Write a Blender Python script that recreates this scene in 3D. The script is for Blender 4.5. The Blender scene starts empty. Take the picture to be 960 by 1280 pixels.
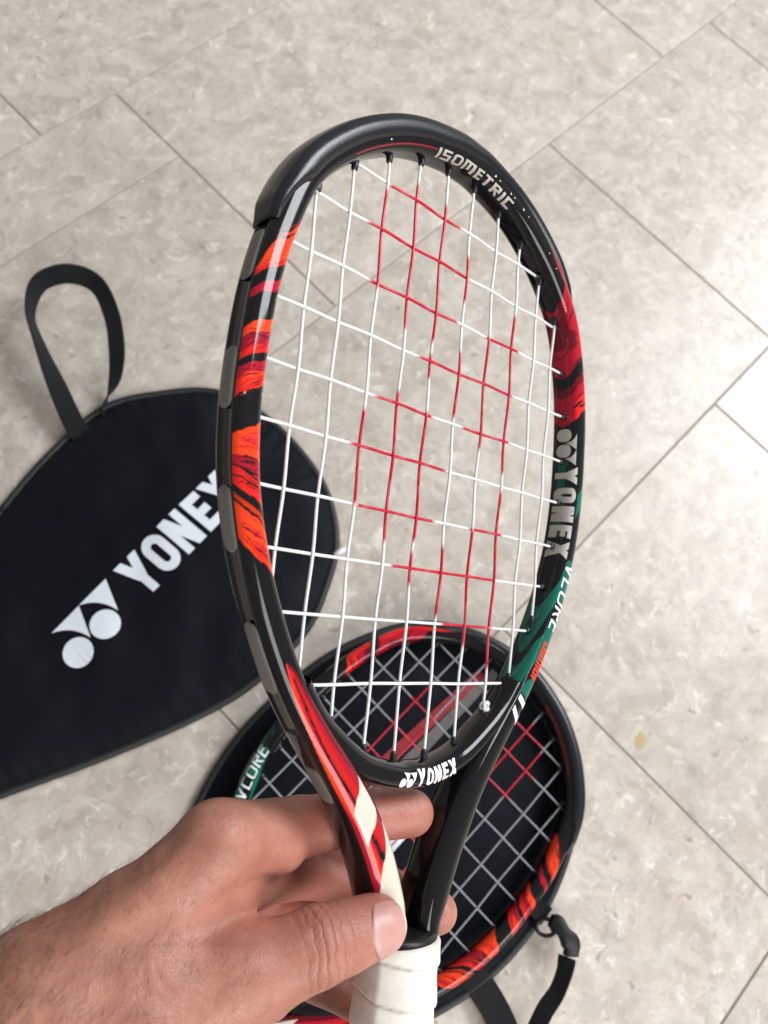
import bpy, math
import numpy as np
from mathutils import Matrix, Vector

scene = bpy.context.scene
COL = scene.collection
S = 0.017          # one string pitch in metres; racket geometry is written in string pitches
H = 0.55           # camera height over the floor

# ------------------------------------------------------------------ camera
cam_data = bpy.data.cameras.new("camera")
cam = bpy.data.objects.new("camera", cam_data)
COL.objects.link(cam)
WM = np.array([[0.9903435, 0.0443893, 0.1313368], [0.0, -0.9473541, 0.3201876], [0.1386353, -0.3170957, -0.9382060]])
cam.matrix_world = Matrix(((WM[0, 0], -WM[0, 1], -WM[0, 2], 0.0),
                           (WM[1, 0], -WM[1, 1], -WM[1, 2], 0.0),
                           (WM[2, 0], -WM[2, 1], -WM[2, 2], H),
                           (0, 0, 0, 1)))
cam_data.sensor_fit = 'VERTICAL'
cam_data.sensor_height = 24.0
cam_data.lens = 940.0 / 1280.0 * 24.0
cam_data.clip_start = 0.01
cam_data.clip_end = 50.0
cam_data.dof.use_dof = True
cam_data.dof.focus_distance = 0.305
cam_data.dof.aperture_fstop = 7.0
scene.camera = cam
scene.cycles.max_bounces = 6
scene.cycles.diffuse_bounces = 3
scene.cycles.glossy_bounces = 3
scene.cycles.transmission_bounces = 2

# ------------------------------------------------------------------ light
world = bpy.data.worlds.new("World")
scene.world = world
world.use_nodes = True
world.node_tree.nodes["Background"].inputs[0].default_value = (1.0, 0.975, 0.955, 1)
world.node_tree.nodes["Background"].inputs[1].default_value = 0.30


def area(name, loc, target, sx, sy, power, color):
    d = bpy.data.lights.new(name, 'AREA')
    d.shape = 'RECTANGLE'
    d.size = sx
    d.size_y = sy
    d.energy = power
    d.color = color
    o = bpy.data.objects.new(name, d)
    COL.objects.link(o)
    o.location = loc
    o.rotation_euler = (Vector(target) - Vector(loc)).to_track_quat('-Z', 'Y').to_euler()
    return o


area("window_light", (2.1, 1.25, 1.9), (0.1, 0.0, 0.1), 1.5, 1.3, 92.0, (0.93, 0.97, 1.0))
area("fill_light", (1.3, -2.0, 1.9), (0.1, 0.0, 0.1), 1.8, 1.6, 74.0, (1.0, 0.965, 0.93))  # unseen soft fill, added from behind the camera at the lower right

vs = scene.view_settings
vs.view_transform = 'Standard'
vs.look = 'None'
vs.gamma = 1.0
vs.exposure = 0.10
vs.use_curve_mapping = False

# ------------------------------------------------------------------ helpers
RNG = np.random.default_rng(7)


def mesh_data(name, verts, faces, mat=None, smooth=True):
    me = bpy.data.meshes.new(name)
    if isinstance(faces, np.ndarray):                 # all quads, fast path
        V = np.asarray(verts, np.float32)
        me.vertices.add(len(V))
        me.vertices.foreach_set('co', V.ravel())
        me.loops.add(faces.size)
        me.loops.foreach_set('vertex_index', faces.astype(np.int32).ravel())
        me.polygons.add(len(faces))
        me.polygons.foreach_set('loop_start', np.arange(len(faces), dtype=np.int32) * 4)
        me.update(calc_edges=True)
        me.validate()
    else:
        me.from_pydata([tuple(map(float, v)) for v in verts], [], [tuple(map(int, f)) for f in faces])
        me.update()
    if mat:
        me.materials.append(mat)
    if smooth:
        me.polygons.foreach_set('use_smooth', [True] * len(me.polygons))
    return me


def quad_grid(n, m):
    i, j = np.meshgrid(np.arange(n - 1), np.arange(m), indexing='ij')
    a, b_ = i * m + j, i * m + (j + 1) % m
    return np.stack([a, b_, b_ + m, a + m], -1).reshape(-1, 4)


def add(name, me, parent=None, mat=None):
    o = bpy.data.objects.new(name, me)
    COL.objects.link(o)
    if parent:
        o.parent = parent
    return o


def part(name, verts, faces, mat, parent, smooth=True):
    return add(name, mesh_data(name, verts, faces, mat, smooth), parent)


def tag(o, label, cat=None, group=None, kind=None):
    if label:
        o['label'] = label
    if cat:
        o['category'] = cat
    if group:
        o['group'] = group
    if kind:
        o['kind'] = kind
    return o


def color_attr(me, cols, name='paint'):
    a = me.color_attributes.new(name=name, type='FLOAT_COLOR', domain='POINT')
    c = np.ones((len(me.vertices), 4), np.float32)
    c[:, :3] = cols
    a.data.foreach_set('color', c.ravel())


def grid_faces(n, m, closed_m=True, flip=False):
    f = []
    mm = m if closed_m else m - 1
    for i in range(n - 1):
        for j in range(mm):
            a, b = i * m + j, i * m + (j + 1) % m
            c, d = a + m, b + m
            f.append((a, c, d, b) if flip else (a, b, d, c))
    return f


def catmull(pts, per=24, closed=False):
    P = np.asarray(pts, float)
    n = len(P)
    out = []
    rng = range(n) if closed else range(n - 1)
    for i in rng:
        if closed:
            p0, p1, p2, p3 = P[(i - 1) % n], P[i], P[(i + 1) % n], P[(i + 2) % n]
        else:
            p1, p2 = P[i], P[i + 1]
            p0 = P[i - 1] if i > 0 else 2 * p1 - p2
            p3 = P[i + 2] if i + 2 < n else 2 * p2 - p1
        t = np.linspace(0, 1, per, endpoint=False)[:, None]
        out.append(0.5 * ((2 * p1) + (-p0 + p2) * t + (2 * p0 - 5 * p1 + 4 * p2 - p3) * t ** 2 + (-p0 + 3 * p1 - 3 * p2 + p3) * t ** 3))
    out = np.vstack(out)
    if not closed:
        out = np.vstack([out, P[-1:]])
    return out


def resample(P, n, closed=False):
    Q = np.vstack([P, P[:1]]) if closed else P
    s = np.r_[0, np.cumsum(np.linalg.norm(np.diff(Q, axis=0), axis=1))]
    t = np.linspace(0, s[-1], n, endpoint=not closed)
    return np.stack([np.interp(t, s, Q[:, k]) for k in range(Q.shape[1])], 1), t


def tube(P, r, k=8, caps=True):
    """round tube along a 3D path; r scalar or per point"""
    P = np.asarray(P, float)
    n = len(P)
    r = np.broadcast_to(r, (n,))
    T = np.gradient(P, axis=0)
    T /= np.linalg.norm(T, axis=1)[:, None] + 1e-12
    ref = np.array([0, 0, 1.0]) if abs(T[0, 2]) < 0.9 else np.array([1.0, 0, 0])
    V = []
    N = ref - T[0] * (ref @ T[0])
    N /= np.linalg.norm(N)
    a = np.arange(k) / k * 2 * np.pi
    for i in range(n):
        N = N - T[i] * (N @ T[i])
        N /= np.linalg.norm(N) + 1e-12
        B = np.cross(T[i], N)
        V.append(P[i] + r[i] * (np.cos(a)[:, None] * N + np.sin(a)[:, None] * B))
    F = grid_faces(n, k)
    if caps:
        F.append(tuple(range(k))[::-1])
        F.append(tuple(range((n - 1) * k, n * k)))
    return np.vstack(V), F


def hashnoise(x, seed=0):
    """smooth 1D value noise"""
    x = np.asarray(x, float)
    i = np.floor(x)
    f = x - i
    f = f * f * (3 - 2 * f)
    h = lambda k: np.modf(np.abs(np.sin((k + seed * 17.3) * 127.1) * 43758.5453))[0]
    return h(i) * (1 - f) + h(i + 1) * f


def noise2(x, y, seed=0):
    x, y = np.broadcast_arrays(np.asarray(x, float), np.asarray(y, float))
    i, j = np.floor(x), np.floor(y)
    fx, fy = x - i, y - j
    fx = fx * fx * (3 - 2 * fx)
    fy = fy * fy * (3 - 2 * fy)
    h = lambda a, b: np.modf(np.abs(np.sin(a * 127.1 + b * 311.7 + seed * 74.7) * 43758.5453))[0]
    return (h(i, j) * (1 - fx) + h(i + 1, j) * fx) * (1 - fy) + (h(i, j + 1) * (1 - fx) + h(i + 1, j + 1) * fx) * fy


def sstep(a, b, x):
    t = np.clip((np.asarray(x, float) - a) / (b - a), 0, 1)
    return t * t * (3 - 2 * t)


# ------------------------------------------------------------------ materials
def new_mat(name):
    m = bpy.data.materials.new(name)
    m.use_nodes = True
    nt = m.node_tree
    b = nt.nodes['Principled BSDF']
    return m, nt, b


def N(nt, typ, **kw):
    n = nt.nodes.new(typ)
    for k, v in kw.items():
        if k.startswith('i_'):
            key = k[2:]
            key = int(key) if key.isdigit() else key.replace('_', ' ')
            n.inputs[key].default_value = v
        else:
            setattr(n, k, v)
    return n


def plain(name, col, rough=0.5, spec=0.5, coat=0.0, bump=None, metal=0.0, sheen=0.0):
    m, nt, b = new_mat(name)
    b.inputs['Base Color'].default_value = (*col, 1)
    b.inputs['Roughness'].default_value = rough
    b.inputs['Specular IOR Level'].default_value = spec
    b.inputs['Coat Weight'].default_value = coat
    b.inputs['Metallic'].default_value = metal
    b.inputs['Sheen Weight'].default_value = sheen
    if bump:
        sc, st = bump
        tc = N(nt, 'ShaderNodeTexCoord')
        nz = N(nt, 'ShaderNodeTexNoise', i_Scale=sc, i_Detail=4.0)
        bp = N(nt, 'ShaderNodeBump', i_Strength=st, i_Distance=0.001)
        nt.links.new(tc.outputs['Object'], nz.inputs['Vector'])
        nt.links.new(nz.outputs['Fac'], bp.inputs['Height'])
        nt.links.new(bp.outputs['Normal'], b.inputs['Normal'])
    return m


def attr_mat(name, rough, coat, spec=0.5, sub=0.0, flecks=False):
    m, nt, b = new_mat(name)
    a = N(nt, 'ShaderNodeVertexColor', layer_name='paint')
    nt.links.new(a.outputs['Color'], b.inputs['Base Color'])
    b.inputs['Roughness'].default_value = rough
    b.inputs['Coat Weight'].default_value = coat
    b.inputs['Coat Roughness'].default_value = 0.04
    b.inputs['Specular IOR Level'].default_value = spec
    if sub:
        b.inputs['Subsurface Weight'].default_value = sub
        b.inputs['Subsurface Radius'].default_value = (0.001, 0.001, 0.001)
    tc = N(nt, 'ShaderNodeTexCoord')
    nz = N(nt, 'ShaderNodeTexNoise', i_Scale=260.0, i_Detail=5.0)
    mr = N(nt, 'ShaderNodeMapRange', i_1=0.35, i_2=0.75, i_3=rough * 0.8, i_4=rough * 1.5 + 0.03)
    nt.links.new(tc.outputs['Object'], nz.inputs['Vector'])
    nt.links.new(nz.outputs['Fac'], mr.inputs[0])
    nt.links.new(mr.outputs[0], b.inputs['Roughness'])
    return m


M_PAINT = attr_mat('lacquered_frame_paint', 0.10, 0.38, 0.18)
M_STRING = attr_mat('nylon_string', 0.25, 0.0, 0.5, 0.0)
M_STRING.node_tree.nodes['Principled BSDF'].inputs['Transmission Weight'].default_value = 0.2
M_BUMPER = plain('bumper_plastic', (0.009, 0.010, 0.013), 0.27, 0.45, bump=(900, 0.06))
M_GROM = plain('grommet_plastic', (0.012, 0.012, 0.013), 0.35)
M_PAD = plain('grommet_pad_plastic', (0.13, 0.125, 0.115), 0.45)
M_SILVER = plain('silver_print', (0.46, 0.44, 0.40), 0.38, 0.5, metal=0.15)
M_WHITE = plain('white_print', (0.80, 0.81, 0.81), 0.35)
M_REDPRINT = plain('red_print', (0.72, 0.035, 0.02), 0.35)
M_KNOT = plain('clear_knot', (0.62, 0.63, 0.62), 0.2)
M_COVERPRINT = plain('cover_print', (0.70, 0.76, 0.82), 0.5)
M_COLLAR = plain('grip_collar_rubber', (0.008, 0.008, 0.008), 0.4, 0.3)
M_BUCKLE = plain('buckle_plastic', (0.008, 0.008, 0.009), 0.5, 0.3)
M_STRIPE_RED = plain('cover_red_stripe', (0.24, 0.006, 0.014), 0.6)
M_STRIPE_GREY = plain('cover_grey_stripe', (0.10, 0.096, 0.088), 0.6)


def grip_material():
    m, nt, b = new_mat('white_overgrip')
    tc = N(nt, 'ShaderNodeTexCoord')
    nz = N(nt, 'ShaderNodeTexNoise', i_Scale=45.0, i_Detail=6.0, i_Roughness=0.65)
    cr = N(nt, 'ShaderNodeValToRGB')
    cr.color_ramp.elements[0].position = 0.32
    cr.color_ramp.elements[0].color = (0.60, 0.55, 0.47, 1)
    cr.color_ramp.elements[1].position = 0.62
    cr.color_ramp.elements[1].color = (0.76, 0.73, 0.675, 1)
    n2 = N(nt, 'ShaderNodeTexNoise', i_Scale=1400.0, i_Detail=3.0)
    bp = N(nt, 'ShaderNodeBump', i_Strength=0.22, i_Distance=0.0004)
    L = nt.links.new
    L(tc.outputs['Object'], nz.inputs['Vector'])
    L(tc.outputs['Object'], n2.inputs['Vector'])
    L(nz.outputs['Fac'], cr.inputs['Fac'])
    L(cr.outputs['Color'], b.inputs['Base Color'])
    L(n2.outputs['Fac'], bp.inputs['Height'])
    L(bp.outputs['Normal'], b.inputs['Normal'])
    b.inputs['Roughness'].default_value = 0.55
    return m


M_GRIP = grip_material()


def fabric_material():
    m, nt, b = new_mat('black_nylon_fabric')
    tc = N(nt, 'ShaderNodeTexCoord')
    w1 = N(nt, 'ShaderNodeTexWave', i_Scale=420.0, i_Distortion=0.6, bands_direction='X')
    w2 = N(nt, 'ShaderNodeTexWave', i_Scale=420.0, i_Distortion=0.6, bands_direction='Y')
    ad = N(nt, 'ShaderNodeMath', operation='ADD')
    nz = N(nt, 'ShaderNodeTexNoise', i_Scale=9.0, i_Detail=4.0)
    mx = N(nt, 'ShaderNodeMixRGB')
    mx.inputs[1].default_value = (0.0042, 0.0054, 0.0080, 1)
    mx.inputs[2].default_value = (0.0070, 0.0088, 0.0125, 1)
    bp = N(nt, 'ShaderNodeBump', i_Strength=0.25, i_Distance=0.0003)
    n3 = N(nt, 'ShaderNodeTexNoise', i_Scale=38.0, i_Detail=3.0, i_Distortion=0.8)
    b2 = N(nt, 'ShaderNodeBump', i_Strength=0.35, i_Distance=0.002)
    L = nt.links.new
    for w in (w1, w2, nz, n3):
        L(tc.outputs['Object'], w.inputs['Vector'])
    L(w1.outputs['Fac'], ad.inputs[0])
    L(w2.outputs['Fac'], ad.inputs[1])
    L(ad.outputs[0], bp.inputs['Height'])
    L(n3.outputs['Fac'], b2.inputs['Height'])
    L(b2.outputs['Normal'], bp.inputs['Normal'])
    L(bp.outputs['Normal'], b.inputs['Normal'])
    L(nz.outputs['Fac'], mx.inputs[0])
    L(mx.outputs[0], b.inputs['Base Color'])
    b.inputs['Roughness'].default_value = 0.5
    b.inputs['Specular IOR Level'].default_value = 0.07
    b.inputs['Sheen Weight'].default_value = 0.03
    b.inputs['Sheen Roughness'].default_value = 0.4
    return m


M_FABRIC = fabric_material()


def webbing_material():
    m, nt, b = new_mat('black_webbing')
    uv = N(nt, 'ShaderNodeUVMap')
    w1 = N(nt, 'ShaderNodeTexWave', i_Scale=22.0, i_Distortion=0.3, bands_direction='X')
    bp = N(nt, 'ShaderNodeBump', i_Strength=0.5, i_Distance=0.0006)
    L = nt.links.new
    L(uv.outputs[0], w1.inputs['Vector'])
    L(w1.outputs['Fac'], bp.inputs['Height'])
    L(bp.outputs['Normal'], b.inputs['Normal'])
    b.inputs['Base Color'].default_value = (0.008, 0.0085, 0.010, 1)
    b.inputs['Roughness'].default_value = 0.55
    b.inputs['Specular IOR Level'].default_value = 0.25
    b.inputs['Sheen Weight'].default_value = 0.03
    return m


M_WEB = webbing_material()


def marble_material():
    m, nt, b = new_mat('beige_breccia_marble')
    L = nt.links.new
    tc = N(nt, 'ShaderNodeTexCoord')
    oi = N(nt, 'ShaderNodeObjectInfo')
    mul = N(nt, 'ShaderNodeMath', operation='MULTIPLY', i_1=37.0)
    L(oi.outputs['Random'], mul.inputs[0])
    cmb = N(nt, 'ShaderNodeCombineXYZ')
    L(mul.outputs[0], cmb.inputs['Z'])
    L(mul.outputs[0], cmb.inputs['X'])
    co = N(nt, 'ShaderNodeVectorMath', operation='ADD')
    L(tc.outputs['Object'], co.inputs[0])
    L(cmb.outputs[0], co.inputs[1])
    # domain warp
    wz = N(nt, 'ShaderNodeTexNoise', i_Scale=18.0, i_Detail=5.0, i_Roughness=0.6)
    L(co.outputs[0], wz.inputs['Vector'])
    ws = N(nt, 'ShaderNodeVectorMath', operation='SCALE')
    ws.inputs['Scale'].default_value = 0.055
    L(wz.outputs['Color'], ws.inputs[0])
    wp = N(nt, 'ShaderNodeVectorMath', operation='ADD')
    L(co.outputs[0], wp.inputs[0])
    L(ws.outputs[0], wp.inputs[1])
    # clouds
    cl = N(nt, 'ShaderNodeTexNoise', i_Scale=44.0, i_Detail=9.0, i_Roughness=0.68)
    L(wp.outputs[0], cl.inputs['Vector'])
    r1 = N(nt, 'ShaderNodeValToRGB')
    e = r1.color_ramp.elements
    e[0].position, e[0].color = 0.30, (0.385, 0.335, 0.285, 1)
    e[1].position, e[1].color = 0.72, (0.575, 0.530, 0.472, 1)
    k = e.new(0.50)
    k.color = (0.482, 0.430, 0.374, 1)
    L(cl.outputs['Fac'], r1.inputs['Fac'])
    # breccia clasts: cell colour
    v1 = N(nt, 'ShaderNodeTexVoronoi', i_Scale=95.0)
    L(wp.outputs[0], v1.inputs['Vector'])
    hs = N(nt, 'ShaderNodeSeparateColor')
    L(v1.outputs['Color'], hs.inputs[0])
    mr = N(nt, 'ShaderNodeMapRange', i_1=0.0, i_2=1.0, i_3=0.90, i_4=1.06)
    L(hs.outputs[0], mr.inputs[0])
    mm = N(nt, 'ShaderNodeMixRGB', blend_type='MULTIPLY')
    mm.inputs[0].default_value = 1.0
    L(r1.outputs[0], mm.inputs[1])
    L(mr.outputs[0], mm.inputs[2])
    # pale veins along warped cell edges, only in patches
    v2 = N(nt, 'ShaderNodeTexVoronoi', feature='DISTANCE_TO_EDGE', i_Scale=60.0)
    L(wp.outputs[0], v2.inputs['Vector'])
    mv = N(nt, 'ShaderNodeMapRange', i_1=0.0, i_2=0.14, i_3=1.0, i_4=0.0)
    L(v2.outputs['Distance'], mv.inputs[0])
    pn = N(nt, 'ShaderNodeTexNoise', i_Scale=8.0, i_Detail=4.0)
    L(co.outputs[0], pn.inputs['Vector'])
    mp = N(nt, 'ShaderNodeMapRange', i_1=0.46, i_2=0.66, i_3=0.0, i_4=0.30)
    L(pn.outputs['Fac'], mp.inputs[0])
    vm = N(nt, 'ShaderNodeMath', operation='MULTIPLY')
    L(mv.outputs[0], vm.inputs[0])
    L(mp.outputs[0], vm.inputs[1])
    mx = N(nt, 'ShaderNodeMixRGB')
    mx.inputs[2].default_value = (0.67, 0.65, 0.62, 1)
    L(vm.outputs[0], mx.inputs[0])
    L(mm.outputs[0], mx.inputs[1])
    # white cloudy blotches
    wb = N(nt, 'ShaderNodeTexNoise', i_Scale=85.0, i_Detail=8.0, i_Roughness=0.72, i_Distortion=0.5)
    L(wp.outputs[0], wb.inputs['Vector'])
    mw = N(nt, 'ShaderNodeMapRange', i_1=0.56, i_2=0.65, i_3=0.0, i_4=0.65)
    L(wb.outputs['Fac'], mw.inputs[0])
    mx2 = N(nt, 'ShaderNodeMixRGB')
    mx2.inputs[2].default_value = (0.73, 0.70, 0.65, 1)
    L(mw.outputs[0], mx2.inputs[0])
    L(mx.outputs[0], mx2.inputs[1])
    # small dark pits and thin dark veins
    dk = N(nt, 'ShaderNodeTexNoise', i_Scale=105.0, i_Detail=3.0, i_Roughness=0.5)
    L(wp.outputs[0], dk.inputs['Vector'])
    md = N(nt, 'ShaderNodeMapRange', i_1=0.675, i_2=0.73, i_3=0.0, i_4=0.6)
    L(dk.outputs['Fac'], md.inputs[0])
    v3 = N(nt, 'ShaderNodeTexVoronoi', feature='DISTANCE_TO_EDGE', i_Scale=14.0)
    L(wp.outputs[0], v3.inputs['Vector'])
    m3 = N(nt, 'ShaderNodeMapRange', i_1=0.0, i_2=0.018, i_3=0.28, i_4=0.0)
    L(v3.outputs['Distance'], m3.inputs[0])
    pm = N(nt, 'ShaderNodeTexNoise', i_Scale=14.0, i_Detail=2.0)
    L(co.outputs[0], pm.inputs['Vector'])
    pr = N(nt, 'ShaderNodeMapRange', i_1=0.52, i_2=0.62, i_3=0.0, i_4=1.0)
    L(pm.outputs['Fac'], pr.inputs[0])
    m4 = N(nt, 'ShaderNodeMath', operation='MULTIPLY')
    L(m3.outputs[0], m4.inputs[0])
    L(pr.outputs[0], m4.inputs[1])
    mxm = N(nt, 'ShaderNodeMath', operation='MAXIMUM')
    L(md.outputs[0], mxm.inputs[0])
    L(m4.outputs[0], mxm.inputs[1])
    mx3 = N(nt, 'ShaderNodeMixRGB')
    mx3.inputs[2].default_value = (0.20, 0.165, 0.125, 1)
    L(mxm.outputs[0], mx3.inputs[0])
    L(mx2.outputs[0], mx3.inputs[1])
    # each tile its own overall tone
    tone = N(nt, 'ShaderNodeMapRange', i_1=0.0, i_2=1.0, i_3=0.93, i_4=1.08)
    L(oi.outputs['Random'], tone.inputs[0])
    mt = N(nt, 'ShaderNodeMixRGB', blend_type='MULTIPLY')
    mt.inputs[0].default_value = 1.0
    L(mx3.outputs[0], mt.inputs[1])
    L(tone.outputs[0], mt.inputs[2])
    L(mt.outputs[0], b.inputs['Base Color'])
    rr = N(nt, 'ShaderNodeMapRange', i_1=0.3, i_2=0.7, i_3=0.30, i_4=0.42)
    L(wb.outputs['Fac'], rr.inputs[0])
    L(rr.outputs[0], b.inputs['Roughness'])
    bp = N(nt, 'ShaderNodeBump', i_Strength=0.12, i_Distance=0.001)
    L(mxm.outputs[0], bp.inputs['Height'])
    bp.invert = True
    L(bp.outputs['Normal'], b.inputs['Normal'])
    return m


M_MARBLE = marble_material()
M_GROUT = plain('grey_grout', (0.35, 0.31, 0.265), 0.9, bump=(500, 0.4))

# ------------------------------------------------------------------ floor
TE = np.array([0.70946, 0.70474])
TG = np.array([0.70474, -0.70946])


def floor_pt(e, g):
    return H * (e * TE + g * TG)


v = [(-3, -3, -0.0012), (3, -3, -0.0012), (3, 3, -0.0012), (-3, 3, -0.0012)]
floor = part('floor', v, [(0, 1, 2, 3)], M_GROUT, None, False)
tag(floor, 'beige marble tile floor with thin grey grout lines', kind='structure')

GAP = 0.0008


def make_tile(e0, e1, g0, g1):
    c = floor_pt((e0 + e1) / 2, (g0 + g1) / 2)
    hx, hy = (e1 - e0) / 2 * H - GAP, (g1 - g0) / 2 * H - GAP
    bv = 0.0005
    rows = []
    for z, i in ((-0.006, 0), (-bv, 0), (-bv * 0.3, bv * 0.35), (0.0, bv)):
        rows.append([(sx * (hx - i), sy * (hy - i), z) for sx, sy in ((-1, -1), (1, -1), (1, 1), (-1, 1))])
    V = [p for r in rows for p in r]
    F = grid_faces(4, 4)
    F.append((12, 13, 14, 15))
    o = part('tile', V, F, M_MARBLE, floor, False)
    a = math.atan2(TE[1], TE[0])
    o.matrix_local = Matrix.Translation((c[0], c[1], 0)) @ Matrix.Rotation(a, 4, 'Z')
    # local y runs against TG, the tile is symmetric so only the shape matters
    return o


ROWS = [(-2.003, -1.480, [-0.55, 0.0, 0.55, 1.07, 1.59, 2.2]),
        (-1.480, -0.957, [-0.67, -0.147, 0.376, 1.245, 1.768, 2.3]),
        (-0.957, -0.434, [-1.0, -0.349, 0.520, 1.389, 1.91, 2.4]),
        (-0.434, 0.085, [-1.04, -0.524, -0.002, 1.042, 1.5445, 2.066]),
        (0.085, 0.602, [-1.22, -0.70, -0.179, 0.343, 0.865, 1.387, 1.9]),
        (0.602, 1.122, [-0.96, -0.438, 0.083, 0.605, 1.127, 1.65]),
        (1.122, 1.642, [-0.70, -0.179, 0.343, 0.865, 1.387])]
for g0, g1, es in ROWS:
    for ea, eb in zip(es[:-1], es[1:]):
        if g0 == -0.957 and ea == -0.349:      # this tile is cut in two
            make_tile(ea, eb, g0, -0.797)
            make_tile(ea, eb, -0.797, g1)
        else:
            make_tile(ea, eb, g0, g1)

# a small yellowish stain on the marble
M_STAIN = plain('ochre_stain', (0.42, 0.31, 0.12), 0.5)
th = np.linspace(0, 2 * np.pi, 24, endpoint=False)
rr = .0040 * (1 + .35 * np.sin(2 * th + .5) + .2 * np.sin(5 * th + 1))
V = np.stack([.2685 + rr * np.cos(th) * .8, .0184 + rr * np.sin(th) * 1.3, np.full(24, .0002)], 1)
part('stain', V, [tuple(range(24))], M_STAIN, floor, False)

# ------------------------------------------------------------------ lettering
def _q(p0, p1, t):
    p0, p1 = np.array(p0, float), np.array(p1, float)
    d = p1 - p0
    d /= np.linalg.norm(d)
    n = np.array([-d[1], d[0]]) * t / 2
    return [p0 - n, p1 - n, p1 + n, p0 + n]


def _arc(cx, cy, rx, ry, a0, a1, t, n=8):
    out = []
    a = np.radians(np.linspace(a0, a1, n + 1))
    for i in range(n):
        q = []
        for ang, k in ((a[i], -1), (a[i + 1], -1), (a[i + 1], 1), (a[i], 1)):
            q.append(np.array([cx + (rx + k * t / 2) * math.cos(ang), cy + (ry + k * t / 2) * math.sin(ang)]))
        out.append(q)
    return out


def _ring(w, t, r):
    """rounded upright O, cap height 1"""
    x0, x1 = t / 2, w - t / 2
    y0, y1 = t / 2, 1 - t / 2
    r = min(r, (x1 - x0) / 2 - 1e-4)
    q = [_q((x0, y0 + r), (x0, y1 - r), t), _q((x1, y0 + r), (x1, y1 - r), t)]
    if x1 - x0 > 2 * r + 1e-3:
        q += [_q((x0 + r, y0), (x1 - r, y0), t), _q((x0 + r, y1), (x1 - r, y1), t)]
    q += _arc(x0 + r, y0 + r, r, r, 180, 270, t) + _arc(x1 - r, y0 + r, r, r, 270, 360, t)
    q += _arc(x1 - r, y1 - r, r, r, 0, 90, t) + _arc(x0 + r, y1 - r, r, r, 90, 180, t)
    return q


def _sheared(x0, x1, y0, y1, t):
    """diagonal with horizontal cut ends, t = horizontal width"""
    return [np.array(p) for p in ((x0 - t / 2, y0), (x0 + t / 2, y0), (x1 + t / 2, y1), (x1 - t / 2, y1))]


def glyph(c, t):
    """quads of one letter (cap height 1) and its advance"""
    R = lambda x0, y0, x1, y1: [np.array(p, float) for p in ((x0, y0), (x1, y0), (x1, y1), (x0, y1))]
    if c == 'Y':
        w = .72
        return [R(w / 2 - t / 2, 0, w / 2 + t / 2, .46), _sheared(w / 2, t * .6, .40, 1, t * 1.15), _sheared(w / 2, w - t * .6, .40, 1, t * 1.15)], w
    if c == 'O':
        return _ring(.62, t, .24), .62
    if c == 'Q':
        return _ring(.72, t, .18), .72
    if c == 'N':
        w = .64
        return [R(0, 0, t, 1), R(w - t, 0, w, 1), _sheared(w - t * .62, t * .62, 0, 1, t * 1.15)], w
    if c == 'E':
        w = .52
        return [R(0, 0, t, 1), R(t, 0, w, t), R(t, .5 - t / 2, w * .92, .5 + t / 2), R(t, 1 - t, w, 1)], w
    if c == 'X':
        w = .72
        return [_sheared(t * .6, w - t * .6, 0, 1, t * 1.2), _sheared(w - t * .6, t * .6, 0, 1, t * 1.2)], w
    if c == 'I':
        return [R(0, 0, t, 1)], t
    if c == 'S':
        w = .62
        return [R(0, 0, w, t), R(w - t, t, w, .5 - t / 2), R(0, .5 - t / 2, w, .5 + t / 2), R(0, .5 + t / 2, t, 1 - t), R(0, 1 - t, w, 1)], w
    if c == 'M':
        w = .86
        return [R(0, 0, t, 1 - t), R(0, 1 - t, w, 1), R(w - t, 0, w, 1 - t), R(w / 2 - t / 2, .18, w / 2 + t / 2, 1 - t)], w
    if c == 'T':
        w = .6
        return [R(0, 1 - t, w, 1), R(w / 2 - t / 2, 0, w / 2 + t / 2, 1 - t)], w
    if c == 'R':
        w = .62
        return [R(0, 0, t, 1), R(t, 1 - t, w, 1), R(w - t, .5 + t / 2, w, 1 - t), R(t, .5 - t / 2, w, .5 + t / 2), _sheared(w - t / 2, w * .45, 0, .5 - t / 2, t)], w
    if c == 'C':
        w = .58
        return [R(0, 0, t, 1), R(t, 0, w, t), R(t, 1 - t, w, 1)], w
    if c == 'V':
        w = .7
        return [_sheared(w / 2, t * .5, 0, 1, t), _sheared(w / 2, w - t * .5, 0, 1, t)], w
    if c == 'J':
        w = .5
        return [R(w - t, 0, w, 1), R(0, 0, w - t, t), R(0, t, t, .34)], w
    if c == 'u':
        w = .44
        return [R(0, t, t, .66), R(0, 0, w, t), R(w - t, t, w, .66)], w
    if c == 'n':
        w = .44
        return [R(0, 0, t, .66), R(t, .66 - t, w, .66), R(w - t, 0, w, .66 - t)], w
    if c == 'i':
        return [R(0, 0, t, .66), R(0, .8, t, .97)], t
    if c == 'o':
        w = .44
        return [R(0, 0, t, .66), R(w - t, 0, w, .66), R(t, 0, w - t, t), R(t, .66 - t, w - t, .66)], w
    if c == 'r':
        w = .32
        return [R(0, 0, t, .66), R(t, .66 - t, w, .66)], w
    if c == '1':
        w = .34
        return [R(w - t, 0, w, 1), _sheared(w - t, t * .5, .98, .72, t)], w
    if c == '7':
        w = .5
        return [R(0, 1 - t, w, 1), _sheared(w * .3, w - t / 2, 0, 1 - t, t)], w
    return [], .3


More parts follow.
